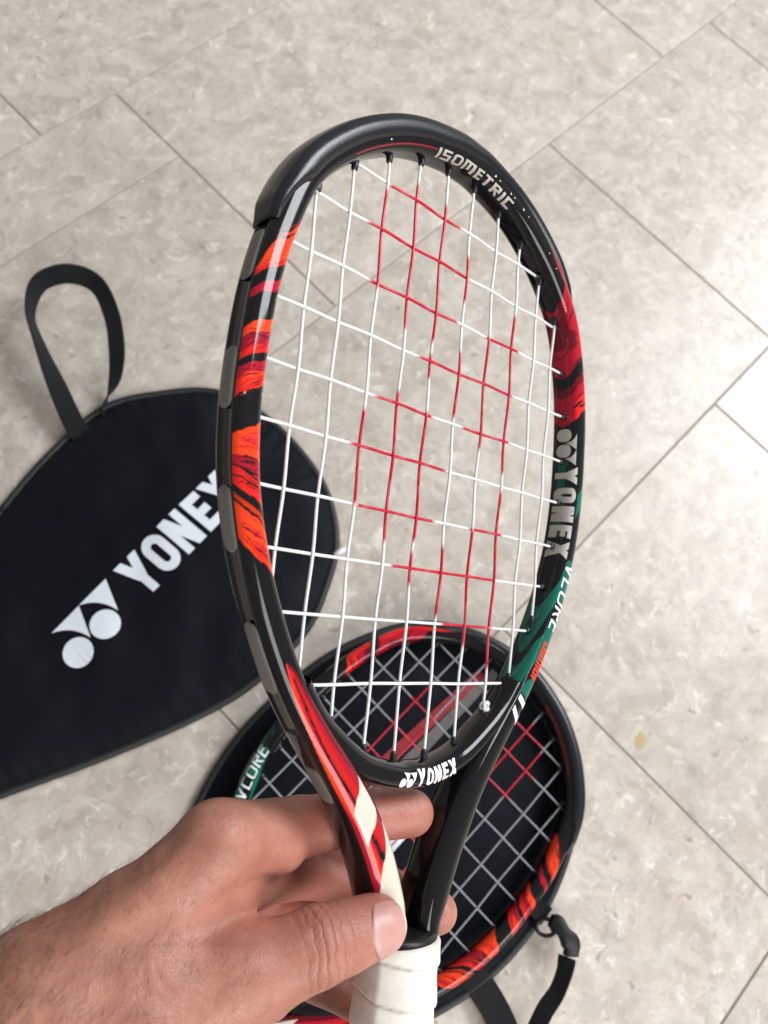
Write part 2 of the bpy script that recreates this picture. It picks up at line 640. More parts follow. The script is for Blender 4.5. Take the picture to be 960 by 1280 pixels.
def word(txt, size, thick, gap=.12, slant=0.0):
    """quads of a word in the plane, baseline at y=0, scaled to cap height size"""
    x, out = 0.0, []
    for c in txt:
        if c == '@':                       # the two-pennant mark
            k = .265
            qs, w = emblem(), 4.9
            for q in qs:
                out.append([np.array([p[0] * k + x, p[1] * k]) for p in q])
            x += w * k + gap * 1.8
            continue
        qs, w = glyph(c, thick)
        for q in qs:
            out.append([np.array([p[0] + x + slant * p[1], p[1]]) for p in q])
        x += w + gap
    return [[p * size for p in q] for q in out], (x - gap) * size


def emblem():
    """two discs with a pennant over each; disc radius 1, baseline at the discs' foot"""
    out = []
    for k in range(2):
        ox = 1.0 + 2.42 * k
        for i in range(12):
            a0, a1, am = 2 * math.pi * i / 12, 2 * math.pi * (i + 1) / 12, 2 * math.pi * (i + .5) / 12
            out.append([np.array([ox, 1.0]), np.array([ox + math.cos(a0), 1 + math.sin(a0)]),
                        np.array([ox + math.cos(am), 1 + math.sin(am)]), np.array([ox + math.cos(a1), 1 + math.sin(a1)])])
        C, A, B = np.array([1.20, .06]), np.array([-.2, 2.22]), np.array([2.2, 2.22])
        cp = np.array([1.02, 1.55])
        ts = np.linspace(0, 1, 9)
        low = [(1 - t) ** 2 * A + 2 * t * (1 - t) * cp + t * t * C for t in ts]
        top = [A + (B - A) * t for t in ts]
        for i in range(8):
            out.append([p + [ox, 1.0] for p in (low[i], low[i + 1], top[i + 1], top[i])])
    return out


def lettering(name, quads, mapper, mat, parent, nsub=3):
    """quads mapped through mapper(Nx2)->Nx3 with each quad split so it follows the surface"""
    V, F = [], []
    n = nsub
    s = np.linspace(0, 1, n + 1)
    A, B = np.meshgrid(s, s)
    A, B = A.ravel()[:, None], B.ravel()[:, None]
    fs = grid_faces(n + 1, n + 1, False)
    for q in quads:
        q = np.array(q)
        P = (1 - A) * (1 - B) * q[0] + A * (1 - B) * q[1] + A * B * q[2] + (1 - A) * B * q[3]
        base = len(V)
        V.extend(P)
        F.extend([tuple(base + i for i in f) for f in fs])
    V = mapper(np.array(V))
    return part(name, V, F, mat, parent, True)

# ------------------------------------------------------------------ rackets (local x across, y towards the tip, z out of the front face; in string pitches)
INNER = [(0, 0), (.55, -.03), (1.65, -.30), (2.63, -.77), (3.61, -1.52), (4.42, -2.5), (4.87, -3.8), (5.10, -5.0), (5.19, -6.3),
         (5.18, -7.6), (5.02, -8.87), (4.66, -10.14), (4.15, -11.4), (3.5, -12.6), (2.6, -13.5), (1.55, -14.2), (.54, -14.45)]
_r = np.array(INNER) * [1.03, 1.0]
_loop = np.vstack([_r, [[0, -14.5]], (_r[1:] * [-1, 1])[::-1]])
INC = catmull(_loop, 20, True)
INC, _ = resample(INC, 720, True)


def hoop_at_u(u):
    """inner hoop top and bottom for a main string"""
    k = np.roll(INC, -1, 0)
    vs_ = []
    for a, b in zip(INC, k):
        if (a[0] - u) * (b[0] - u) <= 0 and a[0] != b[0]:
            vs_.append(a[1] + (b[1] - a[1]) * (u - a[0]) / (b[0] - a[0]))
    return max(vs_), min(vs_)


def hoop_at_v(v_):
    k = np.roll(INC, -1, 0)
    us_ = []
    for a, b in zip(INC, k):
        if (a[1] - v_) * (b[1] - v_) <= 0 and a[1] != b[1]:
            us_.append(a[0] + (b[0] - a[0]) * (v_ - a[1]) / (b[1] - a[1]))
    return min(us_), max(us_)


SA, SB, SN = 0.33, 0.46, 2.9
_up = [p for p in _r if p[1] > -11.0]
_t = np.gradient(np.array(_up), axis=0)
_t /= np.linalg.norm(_t, axis=1)[:, None]
_nrm = np.stack([-_t[:, 1], _t[:, 0]], 1)
_right = [tuple(p + n * SA) for p, n in zip(np.array(_up), _nrm)]
_right[0] = (0.0, SA)
_right += [(4.56, -11.5), (3.88, -12.7), (3.13, -13.7), (2.38, -14.6), (1.75, -15.45), (1.22, -16.4), (.84, -17.3), (.60, -18.0), (.55, -18.42)]
_path = [(-x, y) for x, y in _right[:0:-1]] + _right
PATH, PARC = resample(catmull(_path, 24), 2800)
PATH[:, 0] += 0.2 * sstep(-13.0, -18.5, PATH[:, 1])
_t = np.gradient(PATH, axis=0)
_t /= np.linalg.norm(_t, axis=1)[:, None]
PNRM = np.stack([-_t[:, 1], _t[:, 0]], 1)
PA = SA + 0.13 * sstep(-12.5, -16.5, PATH[:, 1])
PB = SB + 0.09 * sstep(-12.5, -16.5, PATH[:, 1])
PA = PA * (1 - .22 * sstep(-17.5, -18.3, PATH[:, 1]))


def section(a, b, phi, n=SN):
    c, s = np.cos(phi), np.sin(phi)
    return a * np.sign(c) * np.abs(c) ** (2 / n), b * np.sign(s) * np.abs(s) ** (2 / n)


def frame_point(arc, phi, off=0.0):
    """points on the frame surface; phi 0 outward, 90 front, 180 inward (degrees)"""
    arc = np.asarray(arc, float)
    ph = np.radians(np.asarray(phi, float))
    cx, cy = np.interp(arc, PARC, PATH[:, 0]), np.interp(arc, PARC, PATH[:, 1])
    nx, ny = np.interp(arc, PARC, PNRM[:, 0]), np.interp(arc, PARC, PNRM[:, 1])
    a, b = np.interp(arc, PARC, PA) + off, np.interp(arc, PARC, PB) + off
    sx, sz = section(a, b, ph)
    return np.stack([cx + nx * sx, cy + ny * sx, sz], -1)


def arc_of(u, v_):
    return PARC[np.argmin((PATH[:, 0] - u) ** 2 + (PATH[:, 1] - v_) ** 2)]


BLACK = np.array([0.006, 0.006, 0.007])
ORANGE = np.array([0.80, 0.050, 0.010])
RED = np.array([0.66, 0.016, 0.012])
CRIMSON = np.array([0.36, 0.006, 0.022])
MAROON = np.array([0.13, 0.004, 0.010])
GREEN = np.array([0.005, 0.110, 0.076])
CREAM = np.array([0.58, 0.53, 0.45])


def paint(side, v_, psi):
    """lacquer colours: side -1/+1, v along the racket, psi 0 outer edge .. 90 face .. 180 inner wall"""
    n = len(v_)
    col = np.tile(BLACK, (n, 1))
    rng = np.random.default_rng(5)

    def put(mask, c):
        col[mask] = c
    L, R_ = side < 0, side > 0
    soft = (noise2(v_ * 1.1, psi / 38.0, 3) - .5) * .14
    fine = (noise2(v_ * 5.0, psi / 16.0, 9) - .5) * .05

    # ---- left arm: feathered bands that lean, first inward-up, lower down inward-down
    lm = np.interp(v_, [-11, -9.6, -8.6, -7.9, -6.5, -5, -4], [-.62, -.50, -.15, .22, .22, .30, .40])
    x = (psi - 90) / 60.0
    t = v_ - lm * x + soft * .5 + fine
    on = L & (psi > 30) & (psi < 172)
    top = -3.35 - 1.25 * ((150 - psi) / 105.0) ** 1.3 * (psi < 150)
    put(on & (v_ < np.where(np.isnan(top), -3.35, top) + fine) & (t > -4.62 + fine), ORANGE)
    for a, b, c in ((-4.62, -4.72, RED), (-5.02, -5.22, CRIMSON), (-5.82, -6.04, ORANGE), (-6.06, -6.30, CRIMSON), (-6.30, -6.46, RED), (-6.62, -6.84, CRIMSON),
                    (-6.84, -7.16, RED), (-7.90, -8.46, ORANGE), (-8.46, -8.72, CRIMSON), (-8.76, -8.94, RED), (-8.98, -9.20, RED), (-9.40, -9.52, ORANGE * .6), (-9.60, -10.40, ORANGE)):
        put(on & (t < a) & (t > b), c)

    def sliver(t0, p0, p1, wid, c, slope=0.0, zone=on, coord=t):
        f = (psi - p0) / (p1 - p0)
        w = wid * np.sin(np.pi * np.clip(f, 0, 1)) ** .7
        put(zone & (f > 0) & (f < 1) & (np.abs(coord - t0 - slope * (f - .5) - .05 * np.sin(f * 3 + t0 * 9)) < w), c)
    for k in range(14):
        t0 = -3.75 - .065 * k
        sliver(t0, 45 + rng.uniform(-8, 20), 110 + rng.uniform(-5, 45), rng.uniform(.008, .022), BLACK if k % 3 else CRIMSON, .18)
    for lo, hi, cnt, cc in ((-6.85, -7.15, 8, ORANGE), (-5.85, -6.4, 9, MAROON), (-7.95, -8.45, 7, RED), (-8.5, -9.2, 15, BLACK), (-9.65, -10.35, 14, RED), (-9.65, -10.3, 9, CRIMSON), (-8.0, -8.5, 6, CRIMSON), (-6.65, -7.1, 6, BLACK), (-9.65, -10.3, 5, BLACK)):
        for k in range(cnt):
            p0 = rng.uniform(35, 80)
            sliver(rng.uniform(hi, lo), p0, p0 + rng.uniform(45, 95), rng.uniform(.006, .022), cc, rng.uniform(-.10, .10))
    # left shaft: long tongues of red, cream blocks near the handle
    sh = L & (v_ < -12.25)
    g = np.clip((-12.25 - v_) / 2.3, 0, 1) ** .8
    pl, ph = 84 - 42 * g, 86 + 62 * g
    r = (psi - pl) / np.maximum(ph - pl, 1)
    ins = sh & (r > 0) & (r < 1)
    put(ins, CRIMSON)
    wv = r + .16 * np.sin(v_ * 1.25 + .6) + .5 * (noise2(v_ * .55, r * 2.2, 31) - .5)
    put(ins & (wv > .10) & (wv < .44), RED)
    put(ins & (wv > .19) & (wv < .33), ORANGE)
    put(ins & (wv > .52) & (wv < .585), BLACK)
    put(ins & (wv > .60) & (wv < .70), RED * .7)
    put(ins & (wv > .86), MAROON)
    lean = (psi - 90) / 90 * .75
    put(sh & (v_ - lean < -14.98) & (v_ - lean > -15.72) & (psi > 64) & (psi < 122), CREAM)
    wedge = 126 - 74 * np.clip((-15.75 - v_) / 1.35, 0, 1)
    put(sh & (v_ < -15.75) & (psi > wedge) & (psi < 132), CREAM)
    put(sh & (v_ < -15.6) & (psi >= 132) & (psi < 150), CRIMSON)

    # ---- right arm
    bow = .5 * (psi - 90) / 90
    t2 = v_ + bow * .9 + soft + fine
    m = R_ & (t2 < -1.50) & (t2 > -3.35) & (psi > 20)
    put(m, MAROON)
    put(m & (noise2(v_ * 2.2, psi / 30., 14) > .62), CRIMSON)
    put(m & (psi < 100), CRIMSON)
    put(m & (t2 < -2.85), CRIMSON)
    edge = R_ & (psi < 74 + 10 * np.sin(v_ * 4)) & (t2 < -.45) & (t2 > -3.35) & (psi > 30)
    put(edge, RED)
    m = R_ & (t2 < -3.72) & (t2 > -4.85)
    put(m, MAROON)
    put(m & (t2 < -4.0), CRIMSON)
    put(m & (((t2 < -4.35) & (psi < 135)) | (psi < 78)), RED)
    for k in range(14):
        p0 = rng.uniform(60, 110)
        sliver(rng.uniform(-4.8, -1.6), p0, p0 + rng.uniform(50, 80), rng.uniform(.015, .05), BLACK if k % 2 else MAROON, rng.uniform(-.2, .2), R_, t2)
    t3 = v_ + 1.5 * (psi - 90) / 90 + soft
    put(R_ & (t3 < -7.2) & (t3 > -7.85) & (psi < 100), GREEN)
    m = R_ & (t3 < -9.0) & (v_ > -13.0)
    put(m, GREEN)
    put(m & (np.abs((t3 * .62 + .3 * noise2(v_ * 1.2, psi / 35., 41)) % 1.0 - .5) < .10 + .14 * noise2(v_ * 2, psi / 22., 43)), BLACK)
    put(R_ & (psi > 168) & (v_ < -6.3) & (v_ > -8.6), GREEN * .8)
    put(L & (v_ > -1.3) & (v_ < .12) & (np.abs(psi - 124) < 2.2), CRIMSON)
    put((psi < 26) & (v_ > -12.8) & L, BLACK)
    return col


def build_frame_mesh():
    k = 150
    phi = np.linspace(0, 2 * np.pi, k, endpoint=False)
    n = len(PATH)
    sx, sz = [], []
    V = np.zeros((n, k, 3))
    groove = np.exp(-(np.minimum(phi, 2 * np.pi - phi) / .30) ** 4)
    for i in range(n):
        gx, gz = section(PA[i], PB[i], phi)
        if PATH[i, 1] > -13.5:
            gx = gx - groove * .055
        V[i, :, 0] = PATH[i, 0] + PNRM[i, 0] * gx
        V[i, :, 1] = PATH[i, 1] + PNRM[i, 1] * gx
        V[i, :, 2] = gz
    F = quad_grid(n, k)
    me = mesh_data('frame', V.reshape(-1, 3) * S, F, M_PAINT)
    deg = np.degrees(phi)
    psi = np.tile(np.minimum(deg, 360 - deg), n)
    side = np.repeat(np.sign(PATH[:, 0] + 1e-6), k)
    col = paint(side, np.repeat(PATH[:, 1], k), psi)
    # thin red hairline inside the top
    color_attr(me, col)
    return me


def build_yoke_mesh():
    P = catmull([(-3.62, -12.75), (-3.15, -13.35), (-2.65, -13.80), (-1.65, -14.46), (-.6, -14.77), (0, -14.80), (.6, -14.77), (1.65, -14.46), (2.65, -13.80), (3.15, -13.35), (3.62, -12.75)], 16)
    P, arc = resample(P, 120)
    T = np.gradient(P, axis=0)
    T /= np.linalg.norm(T, axis=1)[:, None]
    Nn = np.stack([T[:, 1], -T[:, 0]], 1)       # towards the handle
    k = 48
    phi = np.linspace(0, 2 * np.pi, k, endpoint=False)
    gx, gz = section(.31, .43, phi, 2.2)
    V = np.zeros((len(P), k, 3))
    V[:, :, 0] = P[:, :1] + Nn[:, :1] * gx
    V[:, :, 1] = P[:, 1:] + Nn[:, 1:] * gx
    V[:, :, 2] = gz
    me = mesh_data('yoke', V.reshape(-1, 3) * S, grid_faces(len(P), k, flip=True), M_PAINT)
    color_attr(me, np.tile(BLACK, (len(me.vertices), 1)))

    def mapper(q):
        a = q[:, 0] + np.interp(0, P[:, 0], arc)
        cx, cy = np.interp(a, arc, P[:, 0]), np.interp(a, arc, P[:, 1])
        nx, ny = np.interp(a, arc, Nn[:, 0]), np.interp(a, arc, Nn[:, 1])
        x_ = -q[:, 1]                          # letters stand towards the tip, laid on the front of the bar
        z_ = .442 * np.clip(1 - (np.abs(x_) / .322) ** 2.2, .02, 1) ** (1 / 2.2)
        return np.stack([cx + nx * x_, cy + ny * x_, z_], 1) * S
    return me, mapper


def build_bumper_mesh():
    a0, a1 = arc_of(-5.35, -3.75), arc_of(4.6, -1.9)
    amid = arc_of(0, SA)
    arcs = np.linspace(a0, a1, 260)
    m = 30
    V = []
    for i, a in enumerate(arcs):
        e = min(a - a0, a1 - a)
        span = (56 + 42 * sstep(.15, 1.5, e)) * (1 - .28 * sstep(amid - 1.5, amid + 2.5, a))
        th = (.06 + .085 * sstep(.0, .5, e))
        if e < .05:
            th = .05
        ph = np.linspace(-span, span, m)
        prof = th * np.sqrt(np.clip(1 - (np.abs(ph) / span) ** 6, 0, 1)) + .006
        ridge = .02 * np.exp(-((np.abs(ph) - span * .42) / 9) ** 2)
        out = frame_point(np.full(m, a), ph, prof + ridge)
        inn = frame_point(np.full(m, a), ph[::-1], -.03)
        V.append(np.vstack([out, inn]))
    V = np.vstack(V)
    k = 2 * m
    F = grid_faces(len(arcs), k)
    F.append(tuple(range(k))[::-1])
    F.append(tuple(range((len(arcs) - 1) * k, len(arcs) * k)))
    return mesh_data('bumper', V * S, F, M_BUMPER)


MAINS = [-4.437, -3.519, -2.531, -1.507, -.547, .475, 1.525, 2.567, 3.551, 4.42]
CROSS = [-1.334, -2.505, -3.779, -5.022, -6.348, -7.554, -8.861, -10.055, -11.304, -12.745]
RED_C = {0: [-2.42, .06], 1: [-2.97, .53], 2: [-2.75, .23, 1.46, 2.79], 3: [-.98, 2.74], 4: [-2.22, -.32, .79, 2.69], 5: [-2.83, .34],
         6: [-2.43, .05, 1.41, 2.7], 7: [-1.21, 2.58], 8: [.64, 2.57]}
RED_M = {2: [-1.53, -3.89, -6.73, -8.85], 3: [-.9, -4.54, -6.02, -9.55], 4: [-1.0, -4.54, -4.85, -5.45, -6.3, -9.43, -9.69, -10.47],
         5: [-1.96, -3.16, -4.47, -6.19, -9.43, -11.15], 6: [-3.75, -6.77, -8.87, -11.82], 7: [-2.84, -7.21, -7.71, -12.35]}
INK = np.array([0.60, 0.008, 0.035])
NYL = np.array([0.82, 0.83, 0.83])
NYL_DIM = np.array([0.30, 0.31, 0.34])  # nylon for the lying racket, with its dim, shaded look put into the colour


def build_string_meshes(nylon):
    out = []
    rs = .0365
    rng = np.random.default_rng(3)
    for kind in (0, 1):
        lines = MAINS if kind == 0 else CROSS
        other = CROSS if kind == 0 else MAINS
        for i, c in enumerate(lines):
            lo, hi = hoop_at_v(c) if kind else hoop_at_u(c)[::-1]
            lo -= .12
            hi += .12
            t = np.linspace(lo, hi, int((hi - lo) / .085))
            # height over the plane: +- at every crossing, zero at the frame
            ks, zs = [lo], [0.0]
            for j, o in sorted(enumerate(other), key=lambda e: e[1]):
                if lo + .2 < o < hi - .2:
                    ks.append(o)
                    zs.append(.026 * (1 if (i + j) % 2 == 0 else -1) * (1 if kind == 0 else -1))
            ks.append(hi)
            zs.append(0.0)
            ks, zs = np.array(ks), np.array(zs)
            z = np.zeros_like(t)
            for a in range(len(ks) - 1):
                m_ = (t >= ks[a]) & (t <= ks[a + 1])
                f = (t[m_] - ks[a]) / (ks[a + 1] - ks[a])
                z[m_] = zs[a] + (zs[a + 1] - zs[a]) * (.5 - .5 * np.cos(np.pi * f))
            wob = (hashnoise(t * .35 + i * 7.7, i + 20 * kind) - .5) * .035
            P = np.stack([np.full_like(t, c) + wob, t, z], 1) if kind == 0 else np.stack([t, np.full_like(t, c) + wob, z], 1)
            V, F = tube(P * S, rs * S, 10)
            me = mesh_data('string', V, F, M_STRING)
            col = np.tile(nylon, (len(t), 1))
            rr = (RED_M if kind == 0 else RED_C).get(i, [])
            for a, b in zip(rr[::2], rr[1::2]):
                lo_, hi_ = min(a, b), max(a, b)
                f = sstep(lo_ - .10, lo_ + .09, t) * (1 - sstep(hi_ - .09, hi_ + .10, t))
                f = np.clip(f * (0.90 + .2 * hashnoise(t * 5, i)), 0, 1)
                col = col * (1 - f[:, None]) + INK * f[:, None]
            color_attr(me, np.repeat(col, 10, 0))
            out.append(me)
    return out


def build_grip_mesh():
    v0, v1 = -18.45, -27.3
    n, k = 260, 96
    y = np.linspace(v0, v1, n)
    th = np.linspace(0, 2 * np.pi, k, endpoint=False)
    V = np.zeros((n, k, 3))
    pitch = 0.86
    for i in range(n):
        oct_ = 1 / np.maximum.reduce([np.abs(np.cos(th - a)) for a in np.arange(4) * np.pi / 4])
        r = .915 * (oct_ * .45 + .55 * 1.03)
        ph = ((v0 - y[i]) / pitch + th / (2 * np.pi) + .35) % 1.0
        step = .075 * ph - .05 * np.exp(-((ph - 0.0) / .045) ** 2) - .035 * np.exp(-((ph - 1.0) / .03) ** 2)
        wr = .014 * (noise2(th * 3 + y[i] * 2, np.full(k, y[i] * 4), 5) - .5)
        rr = r + step + wr
        if y[i] > v0 - .05:
            rr = rr * .97
        x_ = rr * np.cos(th)
        flare = 1 + .16 * sstep(-25.6, -27.2, y[i])
        V[i, :, 0] = .2 + x_ * flare
        V[i, :, 1] = y[i] + .12 * np.sin(th) * (1 if i < 3 else 0)
        V[i, :, 2] = rr * np.sin(th) * .95 * flare
    F = grid_faces(n, k, flip=False)
    F.append(tuple(range(k))[::-1])
    F.append(tuple(range((n - 1) * k, n * k)))
    return mesh_data('grip', V.reshape(-1, 3) * S, F, M_GRIP)


def build_collar_mesh():
    n, k = 14, 64
    th = np.linspace(0, 2 * np.pi, k, endpoint=False)
    prof = [(-18.20, .55), (-18.22, .80), (-18.27, .89), (-18.35, .92), (-18.5, .935), (-18.7, .935)]
    V = []
    for y_, r in prof:
        V.append(np.stack([.2 + r * np.cos(th) * 1.0, np.full(k, y_) - .05 * np.cos(th), r * np.sin(th) * .9], 1))
    return mesh_data('collar', np.vstack(V) * S, grid_faces(len(prof), k) + [tuple(range(k))[::-1]], M_COLLAR)


def build_grommet_mesh():
    prof = [(-.10, .085), (.06, .085), (.15, .078), (.19, .062), (.20, .040)]
    k = 14
    th = np.linspace(0, 2 * np.pi, k, endpoint=False)
    V = np.vstack([np.stack([r * np.cos(th), np.full(k, y_), r * np.sin(th)], 1) for y_, r in prof])
    F = grid_faces(len(prof), k)
    F.append(tuple(range((len(prof) - 1) * k, len(prof) * k)))
    return mesh_data('grommet', V * S, F, M_GROM)


def build_pad_meshes():
    out = []
    spans = [(-3.95, -5.0), (-6.35, -7.55), (-8.95, -10.15), (-11.4, -12.75), (-14.2, -15.0)]
    for sgn in (-1, 1):
        for va, vb in spans:
            if sgn > 0:
                va, vb = va - .62, vb - .62
            hx = lambda vv: sgn * np.interp(-vv, -PATH[PATH[:, 0] > .3][:, 1], PATH[PATH[:, 0] > .3][:, 0])
            a, b = arc_of(hx(va), va), arc_of(hx(vb), vb)
            arcs = np.linspace(a, b, 26)
            m = 11
            V = []
            for i, x in enumerate(arcs):
                f = i / 25
                w = 20 * max(1 - abs(2 * f - 1) ** 8, .02) ** .5
                ph = np.linspace(-w, w, m)
                h = (-.012 + .045 * np.sqrt(np.clip(1 - (ph / (w + 1e-6)) ** 2, 0, 1)) * max(1 - abs(2 * f - 1) ** 6, 0) ** .5) + (.02 if va < -14 else 0) * 0
                V.append(frame_point(np.full(m, x), ph, h))
            out.append(mesh_data('grommet_pad', np.vstack(V) * S, grid_faces(26, m, False), M_PAD))
    return out


ME_FRAME = build_frame_mesh()
ME_YOKE, YOKE_MAP = build_yoke_mesh()
ME_BUMPER = build_bumper_mesh()
ME_STRINGS = build_string_meshes(NYL)
ME_STRINGS_DIM = build_string_meshes(NYL_DIM)
ME_GRIP = build_grip_mesh()
ME_COLLAR = build_collar_mesh()
ME_GROM = build_grommet_mesh()
ME_PADS = build_pad_meshes()


def arm_text(root, name, txt, size, thick, mat, arc0, phi0, dphi, gap=.12, slant=0.0, nsub=6, off=.012, back=False):
    """word that runs along the frame from arc0; letters stand in the phi direction, dphi degrees per pitch (sign = direction)"""
    q, w = word(txt, size, thick, gap, slant)
    return lettering(name, q, lambda p: frame_point(arc0 + (w - p[:, 0] if back else p[:, 0]), phi0 + dphi * p[:, 1], off) * S, mat, root, nsub)


def make_racket(name, back_print):
    root = bpy.data.objects.new(name, None)
    root.empty_display_size = .02
    COL.objects.link(root)
    fr = add('frame', ME_FRAME, root)
    yk = add('yoke', ME_YOKE, root)
    add('bumper', ME_BUMPER, root)
    add('collar', ME_COLLAR, root)
    add('grip', ME_GRIP, root)
    for me in (ME_STRINGS_DIM if back_print else ME_STRINGS):
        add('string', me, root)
    for me in ME_PADS:
        add('grommet_pad', me, fr)
    # grommets where the strings leave the hoop
    for u in MAINS:
        for v_, sg in zip(hoop_at_u(u), (1, -1)):
            o = add('grommet', ME_GROM, fr)
            o.matrix_local = Matrix.Translation((u * S, v_ * S, 0)) @ Matrix.Rotation(math.pi if sg > 0 else 0, 4, 'Z')
    for v_ in CROSS:
        for u, sg in zip(hoop_at_v(v_), (-1, 1)):
            o = add('grommet', ME_GROM, fr)
            o.matrix_local = Matrix.Translation((u * S, v_ * S, 0)) @ Matrix.Rotation(math.pi / 2 * (1 if sg > 0 else -1), 4, 'Z') @ Matrix.Diagonal((1, .75 if sg > 0 else .3, 1, 1))
    # printed words
    arm_text(fr, 'lettering', 'ISQMETRIC', .50, .19, M_SILVER, arc_of(-1.45, .33), 160, -95, .16, .0)
    arm_text(fr, 'lettering', '@YONEX', .74, .25, M_SILVER, arc_of(5.5, -5.35), 198, -115, .14)
    for k, phs in ((0, 1),) + (((1, -1),) if back_print else ()):
        f = lambda p: p * phs
        arm_text(fr, 'lettering', 'VCQRE', .54, .13, M_WHITE, arc_of(5.2, -9.25), f(106), f(-100), .16, .12, back=phs < 0)
        arm_text(fr, 'lettering', 'Junior', .44, .15, M_REDPRINT, arc_of(4.45, -11.55), f(100), f(-100), .07, .12, back=phs < 0)
        arm_text(fr, 'lettering', '17', .60, .27, M_WHITE, arc_of(3.6, -12.95), f(108), f(-95), .30, .2, back=phs < 0)
    q, w = word('@YONEX', .39, .21, .16)
    lettering('lettering', [[p * [.90, 1] + [-w * .45 + .28, -.195] for p in g] for g in q], YOKE_MAP, M_WHITE, yk)
    # knocked-off lacquer showing white
    rng = np.random.default_rng(8)
    for u_, v_, ph, r in ((.75, .3, 94, .085), (.95, .3, 94, .05), (1.45, .2, 94, .06), (1.62, .15, 94, .045), (2.05, 0, 94, .07), (2.3, -.1, 94, .04), (3.35, -.75, 94, .035), (3.7, -1.1, 94, .04),
                          (-5.3, -5.32, 118, .055), (-5.4, -5.85, 122, .05), (-5.5, -7.28, 66, .045), (-5.5, -7.22, 118, .04), (-5.3, -9.3, 120, .035), (-3.05, -.45, 104, .05)):
        a0 = arc_of(u_, v_)
        k = 7
        an = np.sort(rng.uniform(0, 2 * np.pi, k))
        rr = .6 * r * rng.uniform(.5, 1.2, k)
        chips = []
        for i in range(k):
            j = (i + 1) % k
            p0 = np.array([a0, ph])
            p1 = p0 + [rr[i] * math.cos(an[i]), rr[i] * math.sin(an[i]) * 110]
            p2 = p0 + [rr[j] * math.cos(an[j]), rr[j] * math.sin(an[j]) * 110]
            chips.append([p0, p1, (p1 + p2) / 2, p2])
        lettering('paint_chip', chips, lambda p: frame_point(p[:, 0], p[:, 1], .010) * S, M_WHITE, fr, 1)
    # knots that tie the strings off
    for (u, v_), tail in (((2.6, -13.30), (.35, -.42)), ((-2.53, -.48), (.05, .0))):
        th = np.linspace(0, 2 * np.pi * 1.6, 40)
        P = np.stack([u + .085 * np.cos(th), v_ + .09 * np.sin(th * 1.0) - .02 * th / 6, .03 + .06 * np.sin(th * 1.5)], 1)
        if tail[0] > .2:
            P = np.vstack([P, [[u + .16, v_ - .16, .10], [u + tail[0], v_ + tail[1], .2]]])
        V, F = tube(P * S, .052 * S, 8)
        part('string_knot', V, F, M_KNOT, root)
    return root


RW = np.array([[0.80660242, 0.06874716, 0.58708293], [0.07375609, 0.97374544, -0.21535983], [-0.5864747, 0.2170107, 0.78035491]])
RT = np.array([4.14433877, 14.24888472, -15.04356523]) * S + [0, 0, H]
held = make_racket('tennis_racket', False)
held.matrix_world = Matrix([list(RW[i]) + [RT[i]] for i in range(3)] + [[0, 0, 0, 1]])
tag(held, 'black, red and green racket with white grip held up in the hand', 'tennis racket', 'junior rackets')

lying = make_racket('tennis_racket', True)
c45 = math.sqrt(.5)
FLZ = 0.0215
lying.matrix_world = Matrix(((-c45, c45, 0, .172), (c45, c45, 0, .0573), (0, 0, -1, FLZ), (0, 0, 0, 1)))
tag(lying, 'racket lying on a black cover on the floor under the hand', 'tennis racket', 'junior rackets')

# ------------------------------------------------------------------ racket covers
def ear_grid(outline, n, levels):
    """rings from the outline to its centre line; returns verts2d, faces, relative inset 0..1"""
    P, _ = resample(catmull(outline, 12, True), n, True)
    return P


def make_cover_body(name, outline, spine, height, edge, parent, seed, wrinkle=1.0):
    """closed soft shell: rings shrink from the outline towards a spine segment"""
    n, m = 220, 26
    P = ear_grid(outline, n, m)
    a, b = np.array(spine[0]), np.array(spine[1])
    d = b - a
    t = np.clip(((P - a) @ d) / (d @ d), 0, 1)
    C = a + t[:, None] * d
    V = []
    rings = np.linspace(0, 1, m)
    for f in rings:
        Q = P + (C - P) * f
        dist = np.linalg.norm(P - C, axis=1) * f          # metres in from the edge
        z = edge + (height - edge) * (1 - np.exp(-dist / .022))
        w = (noise2(Q[:, 0] * 26 + 3, Q[:, 1] * 26, seed) - .5) * .006 + (noise2(Q[:, 0] * 60, Q[:, 1] * 34, seed + 2) - .5) * .0028
        z = z + w * sstep(0, .02, dist) * wrinkle
        # gathered puckers running in from the seam
        ang = np.arange(n) / n
        z = z + .0009 * np.sin(ang * 2 * np.pi * 70 + 3 * noise2(ang * 40, 0 * ang, seed)) * np.exp(-((dist - .010) / .008) ** 2) * wrinkle
        V.append(np.column_stack([Q, z]))
    top = np.vstack(V)
    bot = np.column_stack([P, np.full(n, .0006)])
    V = np.vstack([bot, top])
    F = grid_faces(m + 1, n)
    F.append(tuple(range(n))[::-1])
    body = part('panel', V, F, M_FABRIC, parent)
    # bound seam
    E = np.column_stack([P, np.full(n, edge * .75)])
    E = np.vstack([E, E[:2]])
    Vt, Ft = tube(E, .0030, 8, False)
    part('edge_binding', Vt, Ft, M_WEB2, parent)
    grid = (top[:, :2], top[:, 2])

    def height_at(q):
        out = np.zeros(len(q))
        for i, p in enumerate(q):
            dd = ((grid[0] - p) ** 2).sum(1)
            k = np.argpartition(dd, 6)[:6]
            w = 1 / (dd[k] + 1e-8)
            out[i] = (grid[1][k] * w).sum() / w.sum()
        return out
    return body, height_at


